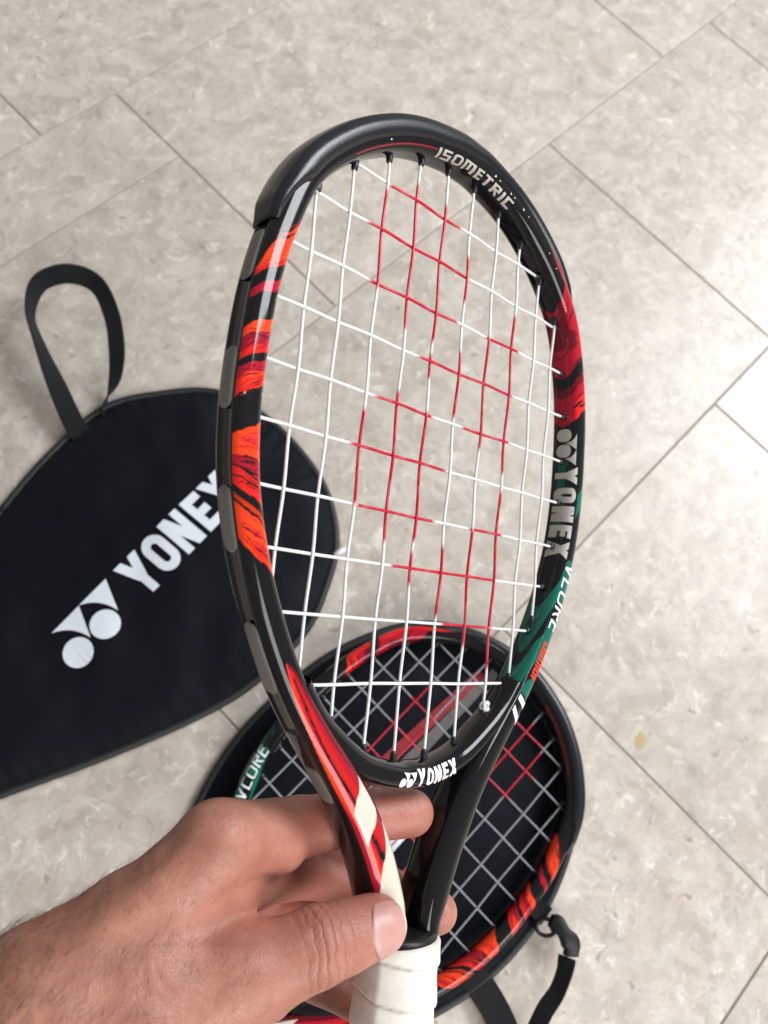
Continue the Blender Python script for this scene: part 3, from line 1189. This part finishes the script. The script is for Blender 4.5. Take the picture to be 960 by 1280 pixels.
def ribbon(name, pts, nrm, width, thick, parent, per=14):
    """webbing: path points, face normals at the same points"""
    P = catmull(pts, per)
    Nn = catmull(nrm, per)
    T = np.gradient(P, axis=0)
    T /= np.linalg.norm(T, axis=1)[:, None]
    Nn = Nn - T * (Nn * T).sum(1)[:, None]
    Nn /= np.linalg.norm(Nn, axis=1)[:, None]
    B = np.cross(T, Nn)
    prof = [(-.5, -.35), (-.46, -.5), (0, -.5), (.46, -.5), (.5, -.35), (.5, .35), (.46, .5), (0, .5), (-.46, .5), (-.5, .35)]
    V = []
    for i in range(len(P)):
        for x, y in prof:
            V.append(P[i] + B[i] * x * width + Nn[i] * y * thick)
    k = len(prof)
    F = grid_faces(len(P), k)
    F += [tuple(range(k))[::-1], tuple(range((len(P) - 1) * k, len(P) * k))]
    me = mesh_data(name, V, F, M_WEB, False)
    uvl = me.uv_layers.new(name='UVMap')
    arc = np.r_[0, np.cumsum(np.linalg.norm(np.diff(P, axis=0), axis=1))]
    li = np.zeros(len(me.loops), np.int32)
    me.loops.foreach_get('vertex_index', li)
    uv = np.stack([arc[li // k] / .02, np.array([p[0] for p in prof])[li % k]], 1).astype(np.float32)
    uvl.data.foreach_set('uv', uv.ravel())
    return add(name, me, parent)


M_WEB2 = plain('black_binding', (0.010, 0.0105, 0.012), 0.5, bump=(1500, .3))

cover = bpy.data.objects.new('racket_cover', None)
cover.empty_display_size = .02
COL.objects.link(cover)
OUT1 = [(-.2026, .1733), (-.1758, .2185), (-.1406, .2604), (-.1002, .2757), (-.0577, .2802), (-.0192, .2618), (.0133, .2296), (.0328, .1973), (.0398, .1591),
        (.0317, .1219), (.018, .092), (-.0144, .0574), (-.0511, .0337), (-.1114, .0064), (-.1731, -.0172), (-.215, -.034), (-.250, -.040), (-.272, -.015), (-.268, .030), (-.245, .085), (-.224, .132)]
body1, h1 = make_cover_body('racket_cover', OUT1, ((-.19, .04), (-.055, .175)), .0135, .004, cover, 4)
TD = np.array([0.62844, 0.77785])
TU = np.array([-TD[1], TD[0]])
TC = np.array([-0.13395, 0.07291])


def cov1_map(p):
    q = TC + p[:, :1] * TD + p[:, 1:] * TU
    return np.column_stack([q, h1(q) + .0007])


qs = [[(p - [1.0, 1.0]) * .0103 for p in q] for q in emblem()]
for c, x0 in zip('YONEX', (.0548, .0768, .0975, .1200, .1372)):
    g, w = glyph(c, .215)
    qs += [[p * [.0288, .0315] + [x0, -.0083] for p in q] for q in g]
lettering('lettering', qs, cov1_map, M_COVERPRINT, body1, 6)

Z = np.array
ribbon('strap', [(-.1535, .236, .006), (-.1600, .2447, .010), (-.1718, .2677, .016), (-.1888, .3028, .022), (-.1977, .3268, .026), (-.1932, .3502, .029), (-.1735, .3601, .030), (-.1518, .3528, .030),
                 (-.1382, .3287, .027), (-.1325, .3018, .021), (-.1330, .2808, .014), (-.1385, .2643, .009), (-.142, .2555, .005)],
       [(.15, .1, 1), (.2, .1, 1), (.5, .2, .9), (1, .3, .42), (1, .0, .18), (.6, -.7, .40), (.0, -.8, .75), (-.5, -.6, .8), (-.8, -.1, 1.1), (-.8, .0, 1.4), (-.8, .1, 1.0), (-.7, .5, .3), (-.4, .5, .7)],
       .0150, .0013, cover)
# zip pull on the rounded end
V, F = tube([(.0385, .150, .005), (.0435, .1535, .0045), (.0470, .1560, .004)], [.0018, .0026, .0020], 10)
part('zip_pull', V, F, M_KNOT, cover)
tag(cover, 'black fabric racket cover with white lettering and a hanging loop strap', 'racket cover', 'racket covers on the floor')

cover2 = bpy.data.objects.new('racket_cover', None)
cover2.empty_display_size = .02
COL.objects.link(cover2)
AX = np.array([c45, c45])
PE = np.array([c45, -c45])
o2 = [(.1765, .075), (.1725, .045), (.1573, .0175), (.1311, -.0066), (.0842, -.0258), (.0348, -.0315), (-.010, -.0290), (-.055, -.0150), (-.105, .012), (-.150, .042), (-.176, .060), (-.182, .083), (-.172, .106), (-.140, .128), (-.085, .160),
      (-.0279, .1825), (.0038, .1930), (.0393, .1972), (.0762, .1942), (.1127, .1818), (.1400, .1648), (.1573, .1440), (.1721, .1112)]
OUT2 = [tuple(a * AX + p * PE) for a, p in o2]
body2, h2 = make_cover_body('racket_cover', OUT2, (tuple(-.10 * AX + .083 * PE), tuple(.085 * AX + .083 * PE)), .0105, .0045, cover2, 9, .45)


def cov2_map(p):
    q = p[:, :1] * AX + p[:, 1:] * PE
    return np.column_stack([q, h2(q) + .0007])


def stripe(name, a0, p0, a1, p1, w0, w1, mat):
    lettering(name, [[np.array(x) for x in ((a0, p0 + w0), (a1, p1 + w1), (a1, p1 - w1), (a0, p0 - w0))]], cov2_map, mat, body2, 14)


stripe('red_stripe', .030, .0500, .150, .0590, .0042, .0038, M_STRIPE_RED)
stripe('grey_stripe', .030, .0625, .158, .0655, .0050, .0030, M_STRIPE_GREY)
qs = []
q, w = word('YONEX', .030, .235, .10)
lettering('lettering', [[np.array([p[0] - .052, .096 - p[1]]) for p in g] for g in q], cov2_map, M_COVERPRINT, body2, 6)

# strap of the second cover: ring, slider and webbing
ribbon('strap', [(.1250, -.1180, .005), (.1367, -.1315, .0055), (.1462, -.1448, .006), (.1538, -.1599, .008), (.1600, -.1800, .014), (.1630, -.1930, .020)],
       [(0, 0, 1), (0, 0, 1), (.1, 0, 1), (.2, 0, 1), (.5, .3, .8), (.8, .5, .4)], .0185, .0013, cover2)
ribbon('strap', [(.1965, -.1185, .012), (.1930, -.1260, .015), (.1860, -.1370, .017), (.1760, -.1480, .018), (.1660, -.1650, .019), (.1620, -.1850, .020), (.1630, -.1930, .020)],
       [(-.3, -.2, .9), (-.8, -.3, .6), (-.9, .1, .6), (-.8, .3, .8), (-.8, .3, .7), (-.8, .1, .5), (-.8, -.1, .4)], .0115, .0013, cover2)
ribbon('strap_tab', [(.1740, -.0850, .006), (.1800, -.0905, .008), (.1850, -.0950, .010)], [(.2, .2, 1), (.1, .1, 1), (0, 0, 1)], .0130, .0013, cover2)
th = np.linspace(0, 2 * np.pi, 40)
V, F = tube(np.stack([.1838 + .0062 * np.cos(th), -.1010 + .0050 * np.sin(th), .011 + .002 * np.cos(th)], 1), .0014, 8, False)
part('strap_ring', V, F, M_BUCKLE, cover2)


def buckle_body():
    P = catmull([(.1862, -.0965, .0125), (.1905, -.0990, .0135), (.1950, -.1045, .0145), (.1990, -.1110, .0140), (.1985, -.1180, .0130)], 10)
    n, k = len(P), 16
    T = np.gradient(P, axis=0)
    T /= np.linalg.norm(T, axis=1)[:, None]
    up = np.array([0, 0, 1.0])
    a = np.arange(k) / k * 2 * np.pi
    V = []
    for i in range(n):
        f = i / (n - 1)
        w = .0040 + .0017 * math.sin(f * math.pi * 2.2) ** 2 + .0010 * f
        h = .0030 + .0012 * math.sin(f * math.pi)
        if i in (0, n - 1):
            w *= .6
            h *= .6
        B = np.cross(T[i], up)
        B /= np.linalg.norm(B)
        x, y = section(w, h, a, 3.4)
        V.append(P[i] + x[:, None] * B + y[:, None] * up)
    F = grid_faces(n, k) + [tuple(range(k))[::-1], tuple(range((n - 1) * k, n * k))]
    return np.vstack(V), F


V, F = buckle_body()
part('buckle', V, F, M_BUCKLE, cover2)
tag(cover2, 'black racket cover lying under the racket with buckled strap at its side', 'racket cover', 'racket covers on the floor')


# ------------------------------------------------------------------ the hand
# rounded bones: start, radius, end, radius, blend (metres)
HAND = {
    'palm': [
        ((-0.0931, -0.0838, 0.2638), 0.0170, (-0.0487, -0.0496, 0.2563), 0.0136, 0.0085),
        ((-0.1518, -0.1356, 0.2723), 0.0357, (-0.1086, -0.1044, 0.2654), 0.0315, 0.0085),
        ((-0.1086, -0.1044, 0.2654), 0.0315, (-0.0674, -0.0759, 0.2592), 0.0255, 0.0085),
        ((-0.0674, -0.0759, 0.2592), 0.0255, (-0.0593, -0.0696, 0.2498), 0.0213, 0.0102),
        ((-0.0593, -0.0696, 0.2498), 0.0204, (-0.0178, -0.0252, 0.2617), 0.0136, 0.0085),
        ((-0.0593, -0.0696, 0.2498), 0.0204, (-0.0105, -0.0371, 0.2351), 0.0139, 0.0085),
        ((-0.0593, -0.0696, 0.2498), 0.0204, (-0.0103, -0.0543, 0.2147), 0.0139, 0.0085),
        ((-0.0593, -0.0696, 0.2498), 0.0196, (-0.0096, -0.0739, 0.2009), 0.0133, 0.0085),
        ((-0.0411, -0.0784, 0.2602), 0.0213, (-0.0078, -0.0680, 0.2557), 0.0156, 0.0085),
        ((-0.0389, -0.0580, 0.2548), 0.0179, (-0.0147, -0.0416, 0.2483), 0.0112, 0.0077),
        ((-0.0674, -0.0759, 0.2592), 0.0238, (-0.0411, -0.0784, 0.2602), 0.0213, 0.0102),
        ((-0.0295, -0.0735, 0.2454), 0.0187, (0.0003, -0.0802, 0.2110), 0.0136, 0.0085),
        ((-0.0616, -0.0571, 0.2727), 0.0037, (-0.0268, -0.0298, 0.2670), 0.0034, 0.0085),
        ((-0.0516, -0.0606, 0.2729), 0.0037, (-0.0118, -0.0604, 0.2641), 0.0034, 0.0102),
    ],
    'index': [
        ((-0.0005, -0.0260, 0.2493), 0.0105, (0.0039, -0.0275, 0.2458), 0.0102, 0.0017),
        ((-0.0178, -0.0252, 0.2617), 0.0133, (0.0104, -0.0221, 0.2377), 0.0113, 0.0020),
        ((0.0104, -0.0221, 0.2377), 0.0111, (0.0358, -0.0188, 0.2297), 0.0102, 0.0020),
        ((0.0358, -0.0188, 0.2297), 0.0102, (0.0563, -0.0180, 0.2256), 0.0094, 0.0020),
    ],
    'middle': [
        ((-0.0105, -0.0371, 0.2351), 0.0129, (0.0172, -0.0403, 0.2089), 0.0109, 0.0020),
        ((0.0172, -0.0403, 0.2089), 0.0109, (0.0484, -0.0497, 0.1992), 0.0099, 0.0020),
        ((0.0484, -0.0497, 0.1992), 0.0099, (0.0718, -0.0590, 0.1974), 0.0090, 0.0020),
    ],
    'ring': [
        ((-0.0103, -0.0543, 0.2147), 0.0122, (0.0142, -0.0594, 0.1911), 0.0104, 0.0020),
        ((0.0142, -0.0594, 0.1911), 0.0104, (0.0458, -0.0688, 0.1850), 0.0095, 0.0020),
        ((0.0458, -0.0688, 0.1850), 0.0095, (0.0662, -0.0779, 0.1884), 0.0085, 0.0020),
    ],
    'little': [
        ((-0.0096, -0.0739, 0.2009), 0.0112, (0.0144, -0.0833, 0.1811), 0.0090, 0.0020),
        ((0.0144, -0.0833, 0.1811), 0.0090, (0.0381, -0.0938, 0.1790), 0.0082, 0.0020),
        ((0.0381, -0.0938, 0.1790), 0.0082, (0.0557, -0.0985, 0.1817), 0.0075, 0.0020),
    ],
    'thumb': [
        ((-0.0078, -0.0680, 0.2557), 0.0150, (0.0184, -0.0590, 0.2543), 0.0129, 0.0026),
        ((0.0184, -0.0590, 0.2543), 0.0129, (0.0270, -0.0573, 0.2512), 0.0119, 0.0020),
        ((0.0270, -0.0573, 0.2512), 0.0119, (0.0389, -0.0546, 0.2469), 0.0110, 0.0020),
    ],
}
THUMB_MCP = np.array((-0.0078, -0.0680, 0.2557))
THUMB_IP = np.array((0.0184, -0.0590, 0.2543))
THUMB_TIP = np.array((0.0389, -0.0546, 0.2469))
WRIST = np.array((-0.0674, -0.0759, 0.2592))
ELBOWWARD = np.array((-0.1518, -0.1356, 0.2723))
INDEX_MCP = np.array((-0.0178, -0.0252, 0.2617))
INDEX_PIP = np.array((0.0104, -0.0221, 0.2377))
INDEX_DIP = np.array((0.0358, -0.0188, 0.2297))
MIDDLE_PIP = np.array((0.0172, -0.0403, 0.2089))
HAND_C = np.array((-0.0593, -0.0696, 0.2498))

def round_cone(P, a, ra, b, rb):
    ba = b - a
    l2 = ba @ ba
    t = np.clip(((P - a) @ ba) / l2, 0, 1)
    d = np.linalg.norm(P - (a + t[..., None] * ba), axis=-1)
    return d - (ra + (rb - ra) * t)


def smin(a, b, k):
    h = np.clip(k - np.abs(a - b), 0, None) / k
    return np.minimum(a, b) - h * h * k * .25


def hand_sdf(P):
    P = P.astype(np.float32)
    parts = {}
    for g, L in HAND.items():
        d = None
        for a, ra, b, rb, k in L:
            e = round_cone(P, np.array(a, np.float32), ra, np.array(b, np.float32), rb)
            d = e if d is None else smin(d, e, k)
        parts[g] = d
    out = parts['palm']
    for g in ('index', 'middle', 'ring', 'little', 'thumb'):
        e = smin(parts['palm'], parts[g], (.0075 if g == 'thumb' else .0055))
        out = np.minimum(out, e) if g != 'thumb' else smin(out, e, .0006)
    return out


def surface_nets(D, org, h):
    ins = D < 0
    nx, ny, nz = D.shape
    c = np.zeros((nx - 1, ny - 1, nz - 1), np.int16)
    for i in (0, 1):
        for j in (0, 1):
            for k in (0, 1):
                c += ins[i:nx - 1 + i, j:ny - 1 + j, k:nz - 1 + k]
    act = (c > 0) & (c < 8)
    idx = -np.ones(act.shape, np.int64)
    cells = np.argwhere(act)
    idx[act] = np.arange(len(cells))
    acc = np.zeros((len(cells), 3))
    cnt = np.zeros(len(cells))
    corners = [(i, j, k) for i in (0, 1) for j in (0, 1) for k in (0, 1)]
    for p in corners:
        for ax in range(3):
            if p[ax] == 1:
                continue
            q = list(p)
            q[ax] = 1
            d0 = D[cells[:, 0] + p[0], cells[:, 1] + p[1], cells[:, 2] + p[2]]
            d1 = D[cells[:, 0] + q[0], cells[:, 1] + q[1], cells[:, 2] + q[2]]
            m = (d0 < 0) != (d1 < 0)
            t = np.where(m, d0 / np.where(m, d0 - d1, 1), 0)
            pos = np.tile(np.array(p, float), (len(cells), 1))
            pos[:, ax] += t
            acc[m] += pos[m]
            cnt[m] += 1
    V = org + h * (cells + acc / cnt[:, None])
    F = []
    for ax in range(3):
        o1, o2 = [(1, 2), (2, 0), (0, 1)][ax]
        sl0 = [slice(None)] * 3
        sl1 = [slice(None)] * 3
        sl0[ax] = slice(0, -1)
        sl1[ax] = slice(1, None)
        ch = ins[tuple(sl0)] != ins[tuple(sl1)]
        e = np.argwhere(ch)
        ok = (e[:, o1] > 0) & (e[:, o2] > 0) & (e[:, o1] < D.shape[o1] - 1) & (e[:, o2] < D.shape[o2] - 1)
        e = e[ok]
        s = ins[tuple(e.T)]
        q = []
        for a, b in ((0, 0), (-1, 0), (-1, -1), (0, -1)):
            f = e.copy()
            f[:, o1] += a
            f[:, o2] += b
            q.append(idx[tuple(f.T)])
        q = np.stack(q, 1)
        q[~s] = q[~s][:, ::-1]
        F.append(q)
    return V, np.vstack(F)


def build_hand():
    pts = np.array([p for L in HAND.values() for s in L for p in (s[0], s[2])])
    rad = np.array([r for L in HAND.values() for s in L for r in (s[1], s[3])])
    lo, hi = (pts - rad[:, None]).min(0) - .004, (pts + rad[:, None]).max(0) + .004
    lo, hi = lo.astype(np.float64), hi.astype(np.float64)
    # coarse pass finds which blocks hold surface, only those are sampled finely
    h = .00085
    B = 12
    nb = np.ceil((hi - lo) / (h * B)).astype(int)
    n = nb * B + 1
    D = np.full(tuple(n), 1.0, np.float32)
    cc = [lo[i] + (np.arange(nb[i]) + .5) * B * h for i in range(3)]
    G = np.stack(np.meshgrid(*cc, indexing='ij'), -1)
    dc = hand_sdf(G.reshape(-1, 3)).reshape(nb)
    r = B * h * .87 + .004
    loc = np.arange(B + 1) * h
    LG = np.stack(np.meshgrid(loc, loc, loc, indexing='ij'), -1)
    D_in = np.repeat(np.repeat(np.repeat(dc < 0, B, 0), B, 1), B, 2)
    D[:-1, :-1, :-1][D_in] = -1.0
    todo = np.argwhere(np.abs(dc) < r)
    for s0 in range(0, len(todo), 200):
        bl = todo[s0:s0 + 200]
        org = lo + bl * B * h
        Pp = org[:, None, None, None, :] + LG[None]
        d = hand_sdf(Pp.reshape(-1, 3)).reshape(len(bl), B + 1, B + 1, B + 1)
        for (i, j, k), e in zip(bl, d):
            D[i * B:i * B + B + 1, j * B:j * B + B + 1, k * B:k * B + B + 1] = e
    return surface_nets(D, lo, h)


def skin_material():
    m, nt, b = new_mat('skin')
    L = nt.links.new
    tc = N(nt, 'ShaderNodeTexCoord')
    at = N(nt, 'ShaderNodeVertexColor', layer_name='paint')          # r = fold coordinate mask, g = pink, b = fold phase
    sp = N(nt, 'ShaderNodeSeparateColor')
    L(at.outputs['Color'], sp.inputs[0])
    nz = N(nt, 'ShaderNodeTexNoise', i_Scale=70.0, i_Detail=5.0, i_Roughness=0.6)
    L(tc.outputs['Object'], nz.inputs['Vector'])
    cr = N(nt, 'ShaderNodeValToRGB')
    cr.color_ramp.elements[0].position = 0.34
    cr.color_ramp.elements[0].color = (0.265, 0.114, 0.074, 1)
    cr.color_ramp.elements[1].position = 0.68
    cr.color_ramp.elements[1].color = (0.410, 0.198, 0.136, 1)
    L(nz.outputs['Fac'], cr.inputs['Fac'])
    mp = N(nt, 'ShaderNodeMixRGB')
    mp.inputs[2].default_value = (0.47, 0.165, 0.128, 1)
    L(sp.outputs[1], mp.inputs[0])
    L(cr.outputs['Color'], mp.inputs[1])
    # freckling
    fr = N(nt, 'ShaderNodeTexNoise', i_Scale=420.0, i_Detail=2.0)
    L(tc.outputs['Object'], fr.inputs['Vector'])
    fm = N(nt, 'ShaderNodeMapRange', i_1=0.60, i_2=0.74, i_3=0.0, i_4=0.30)
    L(fr.outputs['Fac'], fm.inputs[0])
    mf = N(nt, 'ShaderNodeMixRGB')
    mf.inputs[2].default_value = (0.27, 0.115, 0.075, 1)
    L(fm.outputs[0], mf.inputs[0])
    L(mp.outputs[0], mf.inputs[1])
    L(mf.outputs[0], b.inputs['Base Color'])
    b.inputs['Roughness'].default_value = 0.44
    b.inputs['Specular IOR Level'].default_value = 0.42
    b.inputs['Subsurface Weight'].default_value = 0.18
    b.inputs['Subsurface Radius'].default_value = (1.0, 0.35, 0.18)
    b.inputs['Subsurface Scale'].default_value = 0.0035
    # fine skin relief: crossing creases
    wz = N(nt, 'ShaderNodeTexNoise', i_Scale=160.0, i_Detail=2.0)
    L(tc.outputs['Object'], wz.inputs['Vector'])
    ws = N(nt, 'ShaderNodeVectorMath', operation='SCALE')
    ws.inputs['Scale'].default_value = 0.006
    L(wz.outputs['Color'], ws.inputs[0])
    wp = N(nt, 'ShaderNodeVectorMath', operation='ADD')
    L(tc.outputs['Object'], wp.inputs[0])
    L(ws.outputs[0], wp.inputs[1])
    vo = N(nt, 'ShaderNodeTexVoronoi', feature='DISTANCE_TO_EDGE', i_Scale=720.0)
    L(wp.outputs[0], vo.inputs['Vector'])
    vr = N(nt, 'ShaderNodeMapRange', i_1=0.0, i_2=0.16, i_3=0.0, i_4=1.0)
    L(vo.outputs['Distance'], vr.inputs[0])
    b1 = N(nt, 'ShaderNodeBump', i_Strength=0.22, i_Distance=0.0004)
    L(vr.outputs[0], b1.inputs['Height'])
    # soft lumps: veins and tendons under the skin
    lz = N(nt, 'ShaderNodeTexNoise', i_Scale=42.0, i_Detail=2.0, i_Distortion=1.0)
    L(tc.outputs['Object'], lz.inputs['Vector'])
    b0 = N(nt, 'ShaderNodeBump', i_Strength=0.40, i_Distance=0.0045)
    L(lz.outputs['Fac'], b0.inputs['Height'])
    L(b0.outputs['Normal'], b1.inputs['Normal'])
    # knuckle folds: phase in blue, mask in red
    ns = N(nt, 'ShaderNodeTexNoise', i_Scale=170.0, i_Detail=3.0)
    L(tc.outputs['Object'], ns.inputs['Vector'])
    nm = N(nt, 'ShaderNodeMath', operation='MULTIPLY_ADD', i_1=0.055, i_2=-0.0275)
    L(ns.outputs['Fac'], nm.inputs[0])
    pa = N(nt, 'ShaderNodeMath', operation='ADD')
    L(sp.outputs[2], pa.inputs[0])
    L(nm.outputs[0], pa.inputs[1])
    ph = N(nt, 'ShaderNodeMath', operation='MULTIPLY', i_1=78.0)
    L(pa.outputs[0], ph.inputs[0])
    sn = N(nt, 'ShaderNodeMath', operation='SINE')
    L(ph.outputs[0], sn.inputs[0])
    ab = N(nt, 'ShaderNodeMath', operation='ABSOLUTE')
    L(sn.outputs[0], ab.inputs[0])
    pw = N(nt, 'ShaderNodeMath', operation='POWER', i_1=0.45)
    L(ab.outputs[0], pw.inputs[0])
    mu = N(nt, 'ShaderNodeMath', operation='MULTIPLY')
    L(pw.outputs[0], mu.inputs[0])
    L(sp.outputs[0], mu.inputs[1])
    b2 = N(nt, 'ShaderNodeBump', i_Strength=0.55, i_Distance=0.0010)
    L(mu.outputs[0], b2.inputs['Height'])
    L(b1.outputs['Normal'], b2.inputs['Normal'])
    L(b2.outputs['Normal'], b.inputs['Normal'])
    return m


M_SKIN = skin_material()
VH, FH = build_hand()
me = mesh_data('person', VH, FH, M_SKIN)
person = add('person', me)
tag(person, 'bare left hand and forearm reaching in to grip the racket above its handle', 'person')


def along(a, b, P):
    d = b - a
    l = np.linalg.norm(d)
    return ((P - a) @ d) / l


tcam = np.array([0, 0, H])
vn = np.zeros(len(VH) * 3, np.float32)
me.vertices.foreach_get('normal', vn)
vn = vn.reshape(-1, 3)
mask = np.zeros(len(VH))
phase = np.zeros(len(VH))
pink = np.zeros(len(VH))


def fold(a, b, t0, wid, amp, face, reach):
    """transverse skin folds on one side of a joint"""
    global mask, phase
    d = (b - a) / np.linalg.norm(b - a)
    t = (VH - a) @ d - t0
    rad = np.linalg.norm((VH - a) - ((VH - a) @ d)[:, None] * d, axis=1)
    f = np.asarray(face, float)
    f = f - d * (f @ d)
    f /= np.linalg.norm(f)
    w = np.exp(-(t / wid) ** 2) * sstep(-.1, .55, vn @ f) * (rad < reach) * amp
    up = w > mask
    phase = np.where(up, (t + .03) * 12.0, phase)
    mask = np.maximum(mask, w)


see = tcam - THUMB_IP
see /= np.linalg.norm(see)
fold(THUMB_IP, THUMB_TIP, .001, .0085, 1.0, see, .020)
fold(INDEX_MCP, INDEX_PIP, .002, .010, .15, tcam - INDEX_MCP + np.array([-.1, .25, 0]), .02)
for p, r in ((THUMB_TIP, .016), (INDEX_DIP, .035), (MIDDLE_PIP, .07), (INDEX_PIP, .02)):
    pink = np.maximum(pink, .8 * np.exp(-(np.linalg.norm(VH - p, axis=1) / r) ** 2))
pink = np.maximum(pink, .25 * noise2(VH[:, 0] * 45, VH[:, 1] * 45, 3))
color_attr(me, np.stack([mask, pink, phase], 1))

# thumb nail
ta = THUMB_TIP - THUMB_IP
ta /= np.linalg.norm(ta)
tn = tcam - THUMB_TIP
tn = tn - ta * (tn @ ta)
tn /= np.linalg.norm(tn)
tb = np.cross(ta, tn)
NAIL_TURN = 0.34
tn, tb = tn * math.cos(NAIL_TURN) + tb * math.sin(NAIL_TURN), tb * math.cos(NAIL_TURN) - tn * math.sin(NAIL_TURN)


def surf_at(origin, direc):
    lo_, hi_ = np.zeros(len(origin)), np.full(len(origin), .02)
    for _ in range(24):
        md = (lo_ + hi_) / 2
        d = hand_sdf(origin + direc * md[:, None])
        lo_ = np.where(d < 0, md, lo_)
        hi_ = np.where(d < 0, hi_, md)
    return origin + direc * lo_[:, None]


def make_nail():
    n, m = 30, 25
    V, C = [], []
    for i in range(n):
        f = i / (n - 1)
        half = 47 * (1 - .10 * f) * (1 if f > .16 else math.sqrt(max(0.02, 1 - ((.16 - f) / .16) ** 2)) * .45 + .55) * (1 if f < .84 else math.sqrt(max(.02, 1 - ((f - .84) / .17) ** 2)) * .4 + .6)
        th = np.radians(np.linspace(-half, half, m))
        u = np.abs(np.linspace(-1, 1, m))
        s = -.0074 + .0188 * f + .0042 * u ** 2 * (1 - f) ** 2
        org = THUMB_TIP + ta * np.minimum(s, .0035)[:, None] - tn * .003
        dr = np.sin(th)[:, None] * tb + np.cos(th)[:, None] * tn + ta * (np.clip(s - .0035, 0, None) / .0125)[:, None]
        dr /= np.linalg.norm(dr, axis=1)[:, None]
        p = surf_at(org, dr)
        lift = .00050 * sstep(0, .10, f) * (1 - u ** 6) + .0004 * f - .00035 * (u ** 8) - .0005 * (1 - sstep(0, .08, f))
        V.append(p + dr * lift[:, None])
        base = np.array([.50, .270, .240])
        free = np.array([.70, .60, .50])
        lun = np.array([.55, .37, .34])
        c = np.tile(base, (m, 1))
        lf = (1 - sstep(.10, .26, np.full(m, f) + .22 * u ** 2))[:, None]
        c = c * (1 - lf * .6) + lun * lf * .6
        ef = sstep(.84, .90, np.full(m, f) + .05 * u ** 2)[:, None]
        c = c * (1 - ef) + free * ef
        C.append(c)
    me_ = mesh_data('fingernail', np.vstack(V), grid_faces(n, m, False), M_NAIL)
    color_attr(me_, np.vstack(C))
    return add('fingernail', me_, person)


M_NAIL = attr_mat('nail', 0.36, 0.0, 0.4)
nail = make_nail()

# short dark hairs on the forearm and the back of the hand
M_HAIR = plain('arm_hair', (0.035, 0.020, 0.013), 0.5)


def make_hair():
    rng = np.random.default_rng(12)
    tl = along(ELBOWWARD, WRIST, VH) / np.linalg.norm(WRIST - ELBOWWARD)
    d_idx = np.linalg.norm(VH - INDEX_MCP, axis=1)
    ok = (vn @ (tcam - WRIST) > -.35 * np.linalg.norm(tcam - WRIST))
    dens = 1.0 * (1 - sstep(.85, 1.25, tl)) + .25 * (1 - sstep(1.2, 1.7, tl))
    ok &= (tl > .35)
    cand = np.where(ok & (rng.random(len(VH)) < dens * .09))[0]
    armdir = WRIST - ELBOWWARD
    armdir /= np.linalg.norm(armdir)
    Vh, Fh = [], []
    for i in cand:
        nn = vn[i].astype(float)
        t = armdir * .8 + rng.normal(0, .35, 3) + np.array([-.2, .3, 0])
        t = t - nn * (t @ nn)
        t /= np.linalg.norm(t)
        Lh = rng.uniform(.004, .009)
        r0 = .000042
        pts = [VH[i] - nn * .0002 + (t * x + nn * (.55 * x - .35 * x * x / 1.0)) * Lh for x in (0, .35, .7, 1.0)]
        V, F = tube(pts, np.array([1, .9, .65, .2]) * r0, 3, False)
        b0 = len(Vh)
        Vh.extend(V)
        Fh.extend([tuple(b0 + q for q in f) for f in F])
    o = part('hair', Vh, Fh, M_HAIR, person)
    o['kind'] = 'stuff'
    return o


make_hair()
